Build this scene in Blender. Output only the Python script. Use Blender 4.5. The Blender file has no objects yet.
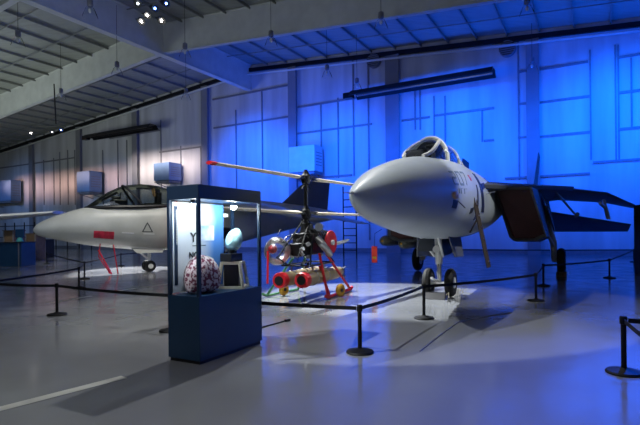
import bpy, bmesh, math, random
from mathutils import Vector, Matrix
random.seed(7)
PI = math.pi
sc = bpy.context.scene
COL = sc.collection
F = 480.0; CX = 320.0; CY = 232.0; H = 1.55; ROLL = math.radians(0.6)

# ------------------------------------------------------------ survey helpers
def ray(x, y):
    u = x - CX; v = CY - y
    c, s = math.cos(ROLL), math.sin(ROLL)
    return (u * c + v * s) / F, (-u * s + v * c) / F
def P(x, y, Y):
    a, b = ray(x, y)
    return Vector((a * Y, Y, H + b * Y))
def G(x, y, z=0.0):
    a, b = ray(x, y)
    Y = (z - H) / b
    return Vector((a * Y, Y, z))
BA = math.radians(29.8)
NX, NY = math.sin(BA), math.cos(BA)      # towards the back wall
RX, RY = math.cos(BA), -math.sin(BA)     # along it, to the right
def B(r, n, h): return Vector((RX * r + NX * n, RY * r + NY * n, h))
WALL_N = 33.0; RIDGE = -25.7
def roof_h(r): return 16.0 - 0.083 * abs(r - RIDGE)
def W(x, y, n=WALL_N):
    a, b = ray(x, y)
    Y = n / (NX * a + NY)
    X = a * Y
    return (RX * X + RY * Y, H + b * Y)   # r, h

# ------------------------------------------------------------ materials
def lin(c):
    return tuple(((v / 12.92) if v <= 0.04045 else ((v + 0.055) / 1.055) ** 2.4) for v in c)
def rgb(r, g, b): return lin((r / 255, g / 255, b / 255))
MATS = {}
def mat(name, col, rough=0.5, metal=0.0, var=0.12, scale=6.0, bump=0.0, spec=0.5, coat=0.0, col2=None, thresh=None, stretch=None):
    if name in MATS: return MATS[name]
    m = bpy.data.materials.new(name); m.use_nodes = True
    nt = m.node_tree; bs = nt.nodes['Principled BSDF']
    bs.inputs['Roughness'].default_value = rough
    bs.inputs['Metallic'].default_value = metal
    bs.inputs['Specular IOR Level'].default_value = spec
    bs.inputs['Coat Weight'].default_value = coat
    tc = nt.nodes.new('ShaderNodeTexCoord')
    nz = nt.nodes.new('ShaderNodeTexNoise'); nz.inputs['Scale'].default_value = scale; nz.inputs['Detail'].default_value = 5
    if stretch:
        mp = nt.nodes.new('ShaderNodeMapping'); mp.inputs['Scale'].default_value = stretch
        nt.links.new(tc.outputs['Object'], mp.inputs['Vector']); nt.links.new(mp.outputs[0], nz.inputs['Vector'])
    else:
        nt.links.new(tc.outputs['Object'], nz.inputs['Vector'])
    cr = nt.nodes.new('ShaderNodeValToRGB')
    a = tuple(max(0, c * (1 - var)) for c in col); b = tuple(min(1, c * (1 + var)) for c in col)
    if col2 is not None: a, b = col, col2
    lo, hi = (0.35, 0.65) if thresh is None else (thresh - .03, thresh + .03)
    cr.color_ramp.elements[0].position = lo; cr.color_ramp.elements[0].color = a + (1,)
    cr.color_ramp.elements[1].position = hi; cr.color_ramp.elements[1].color = b + (1,)
    nt.links.new(nz.outputs['Fac'], cr.inputs['Fac']); nt.links.new(cr.outputs['Color'], bs.inputs['Base Color'])
    if bump:
        bp = nt.nodes.new('ShaderNodeBump'); bp.inputs['Strength'].default_value = bump; bp.inputs['Distance'].default_value = 0.01
        nt.links.new(nz.outputs['Fac'], bp.inputs['Height']); nt.links.new(bp.outputs[0], bs.inputs['Normal'])
    MATS[name] = m
    return m
def emit(name, col, s):
    if name in MATS: return MATS[name]
    m = bpy.data.materials.new(name); m.use_nodes = True
    nt = m.node_tree; bs = nt.nodes['Principled BSDF']
    bs.inputs['Base Color'].default_value = (.02, .02, .02, 1)
    bs.inputs['Emission Color'].default_value = tuple(col) + (1,)
    bs.inputs['Emission Strength'].default_value = s
    MATS[name] = m; return m
def glass(name, tint=(1, 1, 1), refl=0.9, blend=0.12, rough=0.0):
    m = bpy.data.materials.new(name); m.use_nodes = True
    nt = m.node_tree; nt.nodes.clear()
    out = nt.nodes.new('ShaderNodeOutputMaterial'); mx = nt.nodes.new('ShaderNodeMixShader')
    tr = nt.nodes.new('ShaderNodeBsdfTransparent'); tr.inputs[0].default_value = tuple(tint) + (1,)
    gl = nt.nodes.new('ShaderNodeBsdfGlossy'); gl.inputs['Roughness'].default_value = rough; gl.inputs[0].default_value = (refl, refl, refl, 1)
    fr = nt.nodes.new('ShaderNodeLayerWeight'); fr.inputs['Blend'].default_value = blend
    nt.links.new(fr.outputs['Fresnel'], mx.inputs[0]); nt.links.new(tr.outputs[0], mx.inputs[1]); nt.links.new(gl.outputs[0], mx.inputs[2])
    nt.links.new(mx.outputs[0], out.inputs[0]); MATS[name] = m
    return m

# ------------------------------------------------------------ mesh builder
def smooth_interp(vals, t):
    xs = [v[0] for v in vals]
    if t <= xs[0]: return vals[0][1:]
    if t >= xs[-1]: return vals[-1][1:]
    i = max(k for k in range(len(xs) - 1) if xs[k] <= t)
    h = xs[i + 1] - xs[i]; f = (t - xs[i]) / h
    res = []
    for c in range(1, len(vals[0])):
        y0, y1 = vals[i][c], vals[i + 1][c]; d = (y1 - y0) / h
        def sl(k):
            if k <= 0 or k >= len(vals) - 1:
                return (vals[1][c] - vals[0][c]) / (xs[1] - xs[0]) if k <= 0 else (vals[-1][c] - vals[-2][c]) / (xs[-1] - xs[-2])
            a = (vals[k][c] - vals[k - 1][c]) / (xs[k] - xs[k - 1]); b = (vals[k + 1][c] - vals[k][c]) / (xs[k + 1] - xs[k])
            return 0 if a * b <= 0 else 2 * a * b / (a + b)
        m0, m1 = sl(i) * h, sl(i + 1) * h
        res.append((2 * f**3 - 3 * f**2 + 1) * y0 + (f**3 - 2 * f**2 + f) * m0 + (-2 * f**3 + 3 * f**2) * y1 + (f**3 - f**2) * m1)
    return res
class Loft:
    """sections: (x, yc, zc, ry, rz_up, rz_down, power)"""
    def __init__(self, secs): self.s = secs
    def at(self, x, th, off=0.0):
        yc, zc, ry, ru, rd, pw = smooth_interp(self.s, x)
        c, s = math.cos(th), math.sin(th)
        e = 2.0 / pw
        y = math.copysign(abs(c) ** e, c); z = math.copysign(abs(s) ** e, s)
        rz = ru if s >= 0 else rd
        return Vector((x, yc + y * (ry + off), zc + z * (rz + off)))
class MB:
    def __init__(self): self.v = []; self.f = []
    def add(self, vs, fs):
        o = len(self.v); self.v += [Vector(p) for p in vs]; self.f += [tuple(i + o for i in f) for f in fs]; return self
    def box(self, c, d, rz=0.0, M=None):
        vs = []
        for sx in (-1, 1):
            for sy in (-1, 1):
                for sz in (-1, 1):
                    p = Vector((sx * d[0] / 2, sy * d[1] / 2, sz * d[2] / 2))
                    if M is not None: p = M @ p
                    if rz: p = Matrix.Rotation(rz, 3, 'Z') @ p
                    vs.append(p + Vector(c))
        return self.add(vs, [(0, 1, 3, 2), (4, 6, 7, 5), (0, 4, 5, 1), (2, 3, 7, 6), (0, 2, 6, 4), (1, 5, 7, 3)])
    def beam(self, a, b, w, h, up=Vector((0, 0, 1))):
        a = Vector(a); b = Vector(b); d = (b - a).normalized()
        s = d.cross(up); s = s.normalized() if s.length > 1e-5 else Vector((1, 0, 0)); t = s.cross(d).normalized()
        vs = []
        for p in (a, b):
            for (i, j) in ((-1, -1), (1, -1), (1, 1), (-1, 1)): vs.append(p + s * i * w / 2 + t * j * h / 2)
        return self.add(vs, [(0, 1, 2, 3), (7, 6, 5, 4), (0, 4, 5, 1), (1, 5, 6, 2), (2, 6, 7, 3), (3, 7, 4, 0)])
    def tube(self, pts, r, n=10, cap=True):
        pts = [Vector(p) for p in pts]
        rs = r if isinstance(r, (list, tuple)) else [r] * len(pts)
        vs = []; fs = []
        pd = None
        for i, p in enumerate(pts):
            d = (pts[min(i + 1, len(pts) - 1)] - pts[max(i - 1, 0)])
            d = d.normalized() if d.length > 1e-7 else pd
            pd = d
            up = Vector((0, 0, 1)) if abs(d.z) < 0.9 else Vector((1, 0, 0))
            s = d.cross(up).normalized(); t = s.cross(d).normalized()
            for k in range(n):
                a = 2 * PI * k / n; vs.append(p + (s * math.cos(a) + t * math.sin(a)) * rs[i])
        for i in range(len(pts) - 1):
            for k in range(n):
                k2 = (k + 1) % n; fs.append((i * n + k, i * n + k2, (i + 1) * n + k2, (i + 1) * n + k))
        if cap: fs.append(tuple(range(n))[::-1]); fs.append(tuple(range((len(pts) - 1) * n, len(pts) * n)))
        return self.add(vs, fs)
    def cyl(self, c, axis, r, h, n=24, r2=None):
        c = Vector(c); a = Vector(axis).normalized()
        return self.tube([c - a * h / 2, c + a * h / 2], [r, r if r2 is None else r2], n)
    def lathe(self, prof, n=24, M=None, c=(0, 0, 0)):
        vs = []; fs = []
        for (r, z) in prof:
            for k in range(n):
                p = Vector((r * math.cos(2 * PI * k / n), r * math.sin(2 * PI * k / n), z))
                if M is not None: p = M @ p
                vs.append(p + Vector(c))
        for i in range(len(prof) - 1):
            for k in range(n):
                k2 = (k + 1) % n; fs.append((i * n + k, i * n + k2, (i + 1) * n + k2, (i + 1) * n + k))
        fs.append(tuple(range(n))[::-1]); fs.append(tuple(range((len(prof) - 1) * n, len(prof) * n)))
        return self.add(vs, fs)
    def ring(self, c, axis, R, r, n=28, m=8):
        c = Vector(c); a = Vector(axis).normalized(); up = Vector((0, 0, 1)) if abs(a.z) < .9 else Vector((1, 0, 0))
        s = a.cross(up).normalized(); t = s.cross(a); vs = []; fs = []
        for i in range(n):
            d = s * math.cos(2 * PI * i / n) + t * math.sin(2 * PI * i / n)
            for k in range(m):
                b = 2 * PI * k / m; vs.append(c + d * (R + r * math.cos(b)) + a * r * math.sin(b))
        for i in range(n):
            for k in range(m):
                fs.append((i * m + k, ((i + 1) % n) * m + k, ((i + 1) % n) * m + (k + 1) % m, i * m + (k + 1) % m))
        return self.add(vs, fs)
    def sphere(self, c, r, n=20, m=12, sc3=(1, 1, 1)):
        prof = [(max(1e-4, r * math.sin(PI * i / m)), -r * math.cos(PI * i / m)) for i in range(m + 1)]
        M = Matrix.Diagonal(Vector(sc3))
        return self.lathe(prof, n, M, c)
    def loft(self, L, xs, n=36, th0=0, th1=2 * PI, off=0, caps=True):
        closed = abs(th1 - th0 - 2 * PI) < 1e-6
        m = n if closed else n + 1; vs = []; fs = []
        for x in xs:
            for k in range(m): vs.append(L.at(x, th0 + (th1 - th0) * k / n, off))
        for i in range(len(xs) - 1):
            for k in range(n):
                k2 = (k + 1) % m if closed else k + 1
                fs.append((i * m + k, i * m + k2, (i + 1) * m + k2, (i + 1) * m + k))
        if caps and closed: fs.append(tuple(range(m))[::-1]); fs.append(tuple(range((len(xs) - 1) * m, len(xs) * m)))
        return self.add(vs, fs)
    def patch(self, L, poly, off=0.004, sub=6):
        """a thin plate following the loft; poly = four (x, theta) corners in order"""
        vs = []; fs = []
        for lay in (off - 0.02, off):
            for i in range(sub + 1):
                for j in range(sub + 1):
                    a, b = i / sub, j / sub
                    x = (1-a)*(1-b)*poly[0][0] + a*(1-b)*poly[1][0] + a*b*poly[2][0] + (1-a)*b*poly[3][0]
                    t = (1-a)*(1-b)*poly[0][1] + a*(1-b)*poly[1][1] + a*b*poly[2][1] + (1-a)*b*poly[3][1]
                    vs.append(L.at(x, t, lay))
        q = (sub + 1) ** 2
        for i in range(sub):
            for j in range(sub):
                k = i * (sub + 1) + j
                fs.append((q + k, q + k + sub + 1, q + k + sub + 2, q + k + 1)); fs.append((k, k + 1, k + sub + 2, k + sub + 1))
        for i in range(sub):
            for (k, l) in ((i, i + 1), (sub * (sub + 1) + i, sub * (sub + 1) + i + 1), (i * (sub + 1), (i + 1) * (sub + 1)), (i * (sub + 1) + sub, (i + 1) * (sub + 1) + sub)):
                fs.append((k, l, q + l, q + k))
        return self.add(vs, fs)
    def foil(self, le0, te0, le1, te1, t0, t1, steps=8, up=Vector((0, 0, 1))):
        le0, te0, le1, te1 = map(Vector, (le0, te0, le1, te1))
        prof = [(0, 0), (.03, .32), (.12, .62), (.3, .95), (.5, 1), (.75, .6), (1, .06)]
        ring = [(a, b / 2) for a, b in prof] + [(a, -b / 2) for a, b in prof[::-1][:-1]]
        vs = []; fs = []; m = len(ring)
        for i in range(steps + 1):
            f = i / steps; le = le0.lerp(le1, f); te = te0.lerp(te1, f); t = t0 + (t1 - t0) * f
            for a, b in ring: vs.append(le.lerp(te, a) + up * b * t)
        for i in range(steps):
            for k in range(m):
                k2 = (k + 1) % m; fs.append((i * m + k, i * m + k2, (i + 1) * m + k2, (i + 1) * m + k))
        fs.append(tuple(range(m))); fs.append(tuple(range(steps * m, (steps + 1) * m))[::-1])
        return self.add(vs, fs)
    def prism(self, pts, d):
        pts = [Vector(p) for p in pts]; d = Vector(d); n = len(pts)
        return self.add(pts + [p + d for p in pts], [tuple(range(n))[::-1], tuple(range(n, 2 * n))] + [(i, (i + 1) % n, n + (i + 1) % n, n + i) for i in range(n)])
    def build(self, name, m, parent=None, smooth=True, bevel=0.0, world=False):
        me = bpy.data.meshes.new(name)
        vs = self.v
        if world and parent is not None:
            inv = mw(parent).inverted(); vs = [inv @ p for p in vs]
        me.from_pydata([tuple(p) for p in vs], [], self.f)
        bm = bmesh.new(); bm.from_mesh(me)
        bmesh.ops.remove_doubles(bm, verts=bm.verts, dist=1e-6)
        bmesh.ops.recalc_face_normals(bm, faces=bm.faces); bm.to_mesh(me); bm.free()
        if smooth:
            for p in me.polygons: p.use_smooth = True
            me.set_sharp_from_angle(angle=math.radians(32))
        me.materials.append(m)
        o = bpy.data.objects.new(name, me); COL.objects.link(o)
        if parent is not None: o.parent = parent
        if bevel:
            b = o.modifiers.new('bevel', 'BEVEL'); b.width = bevel; b.segments = 2; b.limit_method = 'ANGLE'
        return o
def mw(o):
    m = Matrix.Translation(o.location) @ o.rotation_euler.to_matrix().to_4x4()
    return (mw(o.parent) @ m) if o.parent else m
def tag(o, label, cat, group=None):
    o['label'] = label; o['category'] = cat
    if group: o['group'] = group
    return o
def thing(name, label, cat, loc=(0, 0, 0), rz=0.0, group=None):
    o = bpy.data.objects.new(name, None); COL.objects.link(o); o.location = loc; o.rotation_euler = (0, 0, rz)
    o.empty_display_size = 0.2
    return tag(o, label, cat, group)
def single(name, mb, m, label, cat, loc, group=None, **k):
    loc = Vector(loc); mb.v = [p - loc for p in mb.v]
    o = mb.build(name, m, None, **k); o.location = loc
    return tag(o, label, cat, group)
TRIM = [0]
def struct(name, mb, m, **k):
    o = mb.build(name, m, None, **k); o['kind'] = 'structure'; return o
def trim(mb, m, **k):
    TRIM[0] += 1; return struct('trim_%d' % TRIM[0], mb, m, **k)
def dup(o, parent=None):
    c = o.copy(); COL.objects.link(c)
    if parent is not None: c.parent = parent
    for ch in list(o.children): dup(ch, c)
    return c
def text_mesh(s, size, name, m, parent, M, ext=0.001):
    cu = bpy.data.curves.new(name, 'FONT'); cu.body = s; cu.size = size; cu.extrude = ext; cu.offset = .004; cu.resolution_u = 3
    t = bpy.data.objects.new(name + '_src', cu); COL.objects.link(t)
    dg = bpy.context.evaluated_depsgraph_get(); me = bpy.data.meshes.new_from_object(t.evaluated_get(dg))
    bpy.data.objects.remove(t); bpy.data.curves.remove(cu)
    me.transform(M); me.materials.clear(); me.materials.append(m); me.name = name
    o = bpy.data.objects.new(name, me); COL.objects.link(o); o.parent = parent
    return o

# ------------------------------------------------------------ colours
M_wall = mat('wall_paint', rgb(190, 190, 193), .55, var=.16, scale=.9, stretch=(1, 1, .12))
M_col = mat('column_paint', rgb(128, 128, 134), .5, var=.06, scale=1)
M_girt = mat('girt_paint', rgb(120, 120, 126), .5, var=.1)
M_girder = mat('girder_paint', rgb(200, 202, 198), .5, var=.06, scale=1.5)
M_roof = mat('roof_liner', rgb(150, 152, 146), .6, var=.1, scale=.8, stretch=(1, 6, 1))
M_purlin = mat('purlin_steel', rgb(128, 130, 126), .5, var=.1)
M_dark = mat('black_plastic', rgb(20, 20, 22), .4, var=.1)
M_blackmetal = mat('black_metal', rgb(18, 18, 20), .35, .3, var=.1)
M_rubber = mat('rubber', rgb(22, 22, 23), .75, var=.15, scale=20, bump=.2)
M_jetgrey = mat('jet_grey', rgb(168, 176, 180), .42, var=.07, scale=1.3, bump=.02)
M_jetdark = mat('jet_dark_grey', rgb(82, 86, 92), .55, var=.1, scale=1.5)
M_hgrey = mat('pale_jet_grey', rgb(176, 176, 168), .42, var=.09, scale=1.6, bump=.02)
M_white = mat('white_enamel', rgb(214, 214, 210), .35, var=.04)
M_steel = mat('bare_steel', rgb(170, 170, 172), .3, .85, var=.1, scale=12)
M_red = mat('red_paint', rgb(196, 28, 40), .4, var=.12, scale=9)
M_green = mat('green_paint', rgb(70, 130, 90), .4, var=.1)
M_tan = mat('tan_torpedo', rgb(150, 132, 100), .5, var=.15, scale=5)
M_yellow = mat('yellow_paint', rgb(205, 150, 30), .5, var=.12, scale=9)
M_navy = mat('navy_laminate', rgb(22, 60, 94), .38, var=.06, scale=3)
M_navy2 = mat('navy_header', rgb(26, 48, 74), .4, var=.06, scale=3)
M_cream = mat('cream_wood', rgb(214, 204, 178), .5, var=.1, scale=6, stretch=(1, 1, 8))
M_boxbluelit = mat('unit_bluelit_paint', rgb(118, 146, 184), .45, var=.05, scale=2)  # blue light falling on the units is put into their colour
M_ink = mat('dark_ink', rgb(30, 34, 42), .5, var=.1)
M_blade = mat('blade_paint', rgb(196, 186, 166), .5, var=.12, scale=3)
M_brown = mat('brown_card', rgb(104, 84, 62), .7, var=.2, scale=3)
M_teal = mat('teal_plastic', rgb(60, 140, 140), .45, var=.15)
M_post = mat('barrier_black', rgb(9, 9, 11), .6, var=.1, spec=.3)
M_glass = glass('clear_glass', (.97, .98, .985), .9, .05)
M_bubble = glass('scuffed_bubble', (.9, .92, .92), .95, .45, .3)
M_canopy = glass('canopy_glass', (.78, .82, .84), .95, .3, .02)
M_canopyd = glass('dark_canopy_glass', (.62, .66, .62), .95, .4, .03)

# ------------------------------------------------------------ room shell
fl = MB(); a0, a1, n0, n1 = -95, 45, -22, WALL_N
fl.add([B(a0, n0, 0), B(a1, n0, 0), B(a1, n1, 0), B(a0, n1, 0), B(a0, n0, -.2), B(a1, n0, -.2), B(a1, n1, -.2), B(a0, n1, -.2)],
       [(0, 1, 2, 3), (4, 7, 6, 5), (0, 4, 5, 1), (1, 5, 6, 2), (2, 6, 7, 3), (3, 7, 4, 0)])
M_floor = mat('polished_concrete', rgb(128, 130, 134), .16, var=.10, scale=.35, spec=.7)
nt = M_floor.node_tree; bs = nt.nodes['Principled BSDF']
tc = nt.nodes.new('ShaderNodeTexCoord'); n2 = nt.nodes.new('ShaderNodeTexNoise'); n2.inputs['Scale'].default_value = 1.6; n2.inputs['Detail'].default_value = 6
mr = nt.nodes.new('ShaderNodeMapRange'); mr.inputs['From Min'].default_value = .3; mr.inputs['From Max'].default_value = .7
mr.inputs['To Min'].default_value = .10; mr.inputs['To Max'].default_value = .22
nt.links.new(tc.outputs['Object'], n2.inputs['Vector']); nt.links.new(n2.outputs['Fac'], mr.inputs[0]); nt.links.new(mr.outputs[0], bs.inputs['Roughness'])
n3 = nt.nodes.new('ShaderNodeTexNoise'); n3.inputs['Scale'].default_value = 3.0; bp = nt.nodes.new('ShaderNodeBump')
bp.inputs['Strength'].default_value = .05; bp.inputs['Distance'].default_value = .01
nt.links.new(tc.outputs['Object'], n3.inputs['Vector']); nt.links.new(n3.outputs['Fac'], bp.inputs['Height']); nt.links.new(bp.outputs[0], bs.inputs['Normal'])
struct('floor', fl, M_floor, smooth=False)
def wallslab(name, r0, n0_, r1, n1_, th):
    d = Vector((r1 - r0, n1_ - n0_)); nn = Vector((-d.y, d.x)).normalized() * th
    m = MB(); pts = [(r0, n0_)]
    if r0 < RIDGE < r1: pts.append((RIDGE, n0_))
    pts.append((r1, n1_)); k = len(pts); vs = []
    for off in (Vector((0, 0)), nn):
        for (r, n) in pts:
            vs.append(B(r + off.x, n + off.y, -.2))
        for (r, n) in pts:
            vs.append(B(r + off.x, n + off.y, roof_h(r)))
    fs = []
    for i in range(k - 1):
        fs.append((i, i + 1, k + i + 1, k + i)); fs.append((2*k + i, 2*k + k + i, 2*k + k + i + 1, 2*k + i + 1))
        fs.append((k + i, k + i + 1, 3*k + i + 1, 3*k + i)); fs.append((i, 2*k + i, 2*k + i + 1, i + 1))
    fs.append((0, k, 3 * k, 2 * k)); fs.append((k - 1, 2 * k - 1, 4 * k - 1, 3 * k - 1))
    m.add(vs, fs); return struct(name, m, M_wall, smooth=False)
wallslab('wall_back', a0, WALL_N, a1, WALL_N, .25)
wallslab('wall_left', a0, n0, a0 - .001, WALL_N, .25)
ce = MB()
prof = [(a0, roof_h(a0)), (RIDGE, 16.0), (a1, roof_h(a1))]
vs = [B(r, n, h + dz) for n in (-4.0, WALL_N) for dz in (0, .2) for (r, h) in prof]
ce.add(vs, [(0, 1, 7, 6), (1, 2, 8, 7), (3, 9, 10, 4), (4, 10, 11, 5), (0, 3, 4, 1), (1, 4, 5, 2), (6, 7, 10, 9), (7, 8, 11, 10), (0, 6, 9, 3), (2, 5, 11, 8)])
struct('ceiling', ce, M_roof, smooth=False)
# purlins along n, each its own member
r = RIDGE + 1.9
while r < 22:
    m = MB(); h = roof_h(r) - .12; m.beam(B(r, 4, h), B(r, WALL_N - .02, h), .07, .17); trim(m, M_purlin, smooth=False); r += 1.9
r = RIDGE - 1.9
while r > -74:
    m = MB(); h = roof_h(r) - .12; m.beam(B(r, 8, h), B(r, WALL_N - .02, h), .07, .17); trim(m, M_purlin, smooth=False); r -= 1.9
# thin bridging rods parallel to the frames
for n in (9.2, 17.0, 20.3, 26.6, 29.8):
    for (ra, rb) in ((-80, RIDGE - .2), (RIDGE + .2, 30)):
        m = MB(); m.beam(B(ra, n, roof_h(ra) - .27), B(rb, n, roof_h(rb) - .27), .05, .06); trim(m, M_purlin, smooth=False)
# rigid frame girders (I section) and the deep ridge girder
def girder(pa, pb, depth, w=.34):
    m = MB(); pa, pb = Vector(pa), Vector(pb)
    m.beam(pa - Vector((0, 0, depth / 2)), pb - Vector((0, 0, depth / 2)), w * .5, depth)
    m.beam(pa - Vector((0, 0, .04)), pb - Vector((0, 0, .04)), w, .06)
    m.beam(pa - Vector((0, 0, depth)), pb - Vector((0, 0, depth)), w, .07)
    return trim(m, M_girder, smooth=False)
for n in (14.0, 23.4):
    girder(B(-94, n, roof_h(-94) - .02), B(RIDGE, n, 15.98), 2.0)
    girder(B(RIDGE, n, 15.98), B(40, n, roof_h(40) - .02), 2.0)
girder(B(RIDGE, 2, 15.96), B(RIDGE, WALL_N - .03, 15.96), 2.15, .5)
# pipe and dark joint under the eave of the back wall
for (ra, rb) in ((-94, RIDGE), (RIDGE, 44)):
    m = MB(); m.beam(B(ra, WALL_N - .22, roof_h(ra) - .5), B(rb, WALL_N - .22, roof_h(rb) - .5), .2, .3); trim(m, M_blackmetal, smooth=False)
    m = MB(); m.tube([B(ra, WALL_N - .5, roof_h(ra) - .95), B(rb, WALL_N - .5, roof_h(rb) - .95)], .09, 8); trim(m, M_girder)
# wall columns
for r in (-76.5, -67.5, -58.5, -49.3, -40.1, -30.7, -21.2, -12.6, -3.3, 5.6, 14.5):
    m = MB(); wd = .85 if abs(r + 12.6) < .1 else .55
    m.box(B(r, WALL_N - .16, (roof_h(r) - .66) / 2), (wd, .3, roof_h(r) - .66), -BA)
    m.box(B(r, WALL_N - .34, (roof_h(r) - .66) / 2), (wd + .2, .06, roof_h(r) - .66), -BA)
    trim(m, M_col, smooth=False)
# girts and panel joints, taken from where they stand on the wall
Hs = [(297, 133, 372, 125), (298, 107, 372, 96), (402, 121, 430, 117), (434, 115, 494, 109), (484, 141, 494, 140), (540, 69, 588, 62.5),
      (540, 102, 590, 97), (540, 137, 590, 132), (518, 72, 533, 70), (518, 105, 533, 102), (518, 138, 533, 136.5), (618, 57, 660, 52),
      (618, 93, 660, 88), (619, 130, 660, 125), (593, 163, 640, 159), (214, 127, 290, 118), (300, 178, 352, 176), (160, 153, 203, 146),
      (110, 138, 160, 131), (213, 98, 290, 87), (505, 180, 590, 172), (0, 168, 75, 158)]
for (x0, y0, x1, y1) in Hs:
    (r0, h0), (r1, h1) = W(x0, y0), W(x1, y1); h = (h0 + h1) / 2
    m = MB(); m.beam(B(r0, WALL_N - .05, h), B(r1, WALL_N - .05, h), .1, .14); trim(m, M_girt, smooth=False)
Vs = [(338, 98, 178), (321, 104, 150), (353, 60, 176), (368, 60, 240), (434, 96, 142), (445, 96, 142), (482, 110, 142), (518, 40, 180), (590, 50, 160), (615, 45, 160),
      (618, 45, 160), (631, 58, 128), (181, 146, 190), (161, 120, 205), (201, 146, 200), (103, 150, 205), (118, 140, 205), (127, 140, 205),
      (133, 140, 200), (68, 150, 205), (54, 158, 205), (75, 150, 205), (60, 152, 205), (44, 160, 205), (30, 162, 205), (236, 110, 200), (262, 90, 170), (420, 90, 130), (415, 90, 130)]
for (x, y0, y1) in Vs:
    r, ht = W(x, y0); _, hb = W(x, y1)
    m = MB(); m.box(B(r, WALL_N - .04, (ht + hb) / 2), (.09, .08, ht - hb), -BA); trim(m, M_girt, smooth=False)
# low skirting
for (ra, rb) in ((-94, -30), (-30, 44)):
    m = MB(); m.box(B((ra + rb) / 2, WALL_N - .03, .15), (rb - ra, .06, .3), -BA); trim(m, M_girt, smooth=False)
# thin pale strips laid on the floor
M_stripe = mat('floor_stripe_pale', rgb(190, 190, 182), .3, var=.15, scale=3)
for (xa, ya, xb, yb, w) in ((-10, 411.5, 124, 377, .13), (46, 303.5, 91, 296, .12), (118, 291, 172, 283, .12)):
    p, q = G(xa, ya, .002), G(xb, yb, .002)
    d = (q - p).normalized(); s = Vector((-d.y, d.x, 0)) * w / 2
    m = MB(); m.prism([p - s, q - s, q + s, p + s], (0, 0, .0015)); trim(m, M_stripe, smooth=False)

# ------------------------------------------------------------ fittings on the wall and roof
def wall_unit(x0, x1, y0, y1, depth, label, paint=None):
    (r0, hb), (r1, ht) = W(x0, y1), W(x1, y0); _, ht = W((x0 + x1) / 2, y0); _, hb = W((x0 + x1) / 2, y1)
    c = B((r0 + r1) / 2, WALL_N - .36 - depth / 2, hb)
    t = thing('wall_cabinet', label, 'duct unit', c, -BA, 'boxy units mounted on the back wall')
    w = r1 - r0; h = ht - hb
    m = MB(); m.box((0, 0, h / 2), (w, depth, h)); m.build('cabinet_body', paint or M_boxbluelit, t, False, .03)
    m = MB(); m.box((0, -.02, -.12), (w * .96, depth * .9, .16)); m.build('support_shelf', M_girt, t, False)
    m = MB()
    for k in range(5): m.box((w * .5 + .006, 0, h * (.25 + .12 * k)), (.02, depth * .7, .05))
    m.build('louver', M_girt, t, False)
    for s in (-1, 1):
        m = MB(); m.beam((s * w * .4, depth / 2 + .3, -.6), (s * w * .4, -depth * .4, -.2), .06, .06); m.build('bracket', M_girt, t, False)
    return t
wall_unit(300, 325, 149, 174, 1.3, 'boxy unit on the blue wall behind the drone helicopter rotor', M_girder)
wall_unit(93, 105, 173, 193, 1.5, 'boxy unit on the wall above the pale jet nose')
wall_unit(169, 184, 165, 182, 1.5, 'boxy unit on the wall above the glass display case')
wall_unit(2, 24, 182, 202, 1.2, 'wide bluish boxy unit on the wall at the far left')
def bar_fixture(x0, y0, x1, y1, n, w, lit, label):
    (r0, h0), (r1, h1) = W(x0, y0, n), W(x1, y1, n); h = (h0 + h1) / 2; L = r1 - r0
    t = thing('tube_heater', label, 'heater', B((r0 + r1) / 2, n, h), -BA, 'long tube heaters along the back wall')
    m = MB(); pr = [(-w, -.12), (-w * .55, .26), (w * .55, .26), (w, -.12), (w * .9, -.14), (w * .5, .2), (-w * .5, .2), (-w * .9, -.14)]
    m.prism([(-L / 2, a, b) for a, b in pr], (L, 0, 0)); m.build('reflector_hood', M_blackmetal, t, False)
    m = MB(); m.tube([(-L / 2 + .3, 0, -.02), (L / 2 - .1, 0, -.02)], .07, 10); m.build('heater_tube', M_steel if lit else M_blackmetal, t)
    m = MB(); m.box((-L / 2 - .35, 0, .05), (.7, .5, .4)); m.build('burner_box', M_blackmetal, t, False, .03)
    for f in (-.4, 0, .4):
        m = MB(); m.beam((f * L, .1, .2), (f * L, WALL_N - n - .02, .55), .05, .05); m.build('hanger', M_blackmetal, t, False)
    return t
bar_fixture(353, 93, 494, 76, 31.0, .75, True, 'long dark blue tube heater high on the blue wall')
bar_fixture(88, 136, 153, 129.5, 31.2, .7, False, 'long black tube heater on the left part of the wall')
hb0 = None
def highbay(x, y, h, label):
    global hb0
    a, b = ray(x, y); Y = (h - H) / b; p = Vector((a * Y, Y, h)); r = RX * p.x + RY * p.y; top = roof_h(r) - .3 - h
    if hb0 is None:
        t = thing('high_bay_lamp', label, 'lamp', p, 0, 'unlit clear high bay lamps hanging from the roof')
        m = MB(); m.lathe([(.05, .42), (.13, .36), (.14, .12), (.10, .06), (.02, .05)], 16); m.build('ballast_housing', M_girt, t)
        m = MB(); m.lathe([(.12, .06), (.2, -.05), (.3, -.3), (.34, -.42), (.33, -.42), (.19, -.05), (.11, .04)], 24); m.build('lamp_shade', M_glass, t)
        m = MB(); m.sphere((0, 0, -.12), .08, 12, 8, (1, 1, 1.5)); m.build('bulb', M_white, t)
        hb0 = t
    else:
        t = dup(hb0); t.location = p; t['label'] = label
        for ch in list(t.children):
            if ch.name.startswith('cord'): bpy.data.objects.remove(ch)
    m = MB(); m.tube([(0, 0, .4), (0, 0, top)], .012, 6); m.build('cord', M_dark, t)
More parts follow.
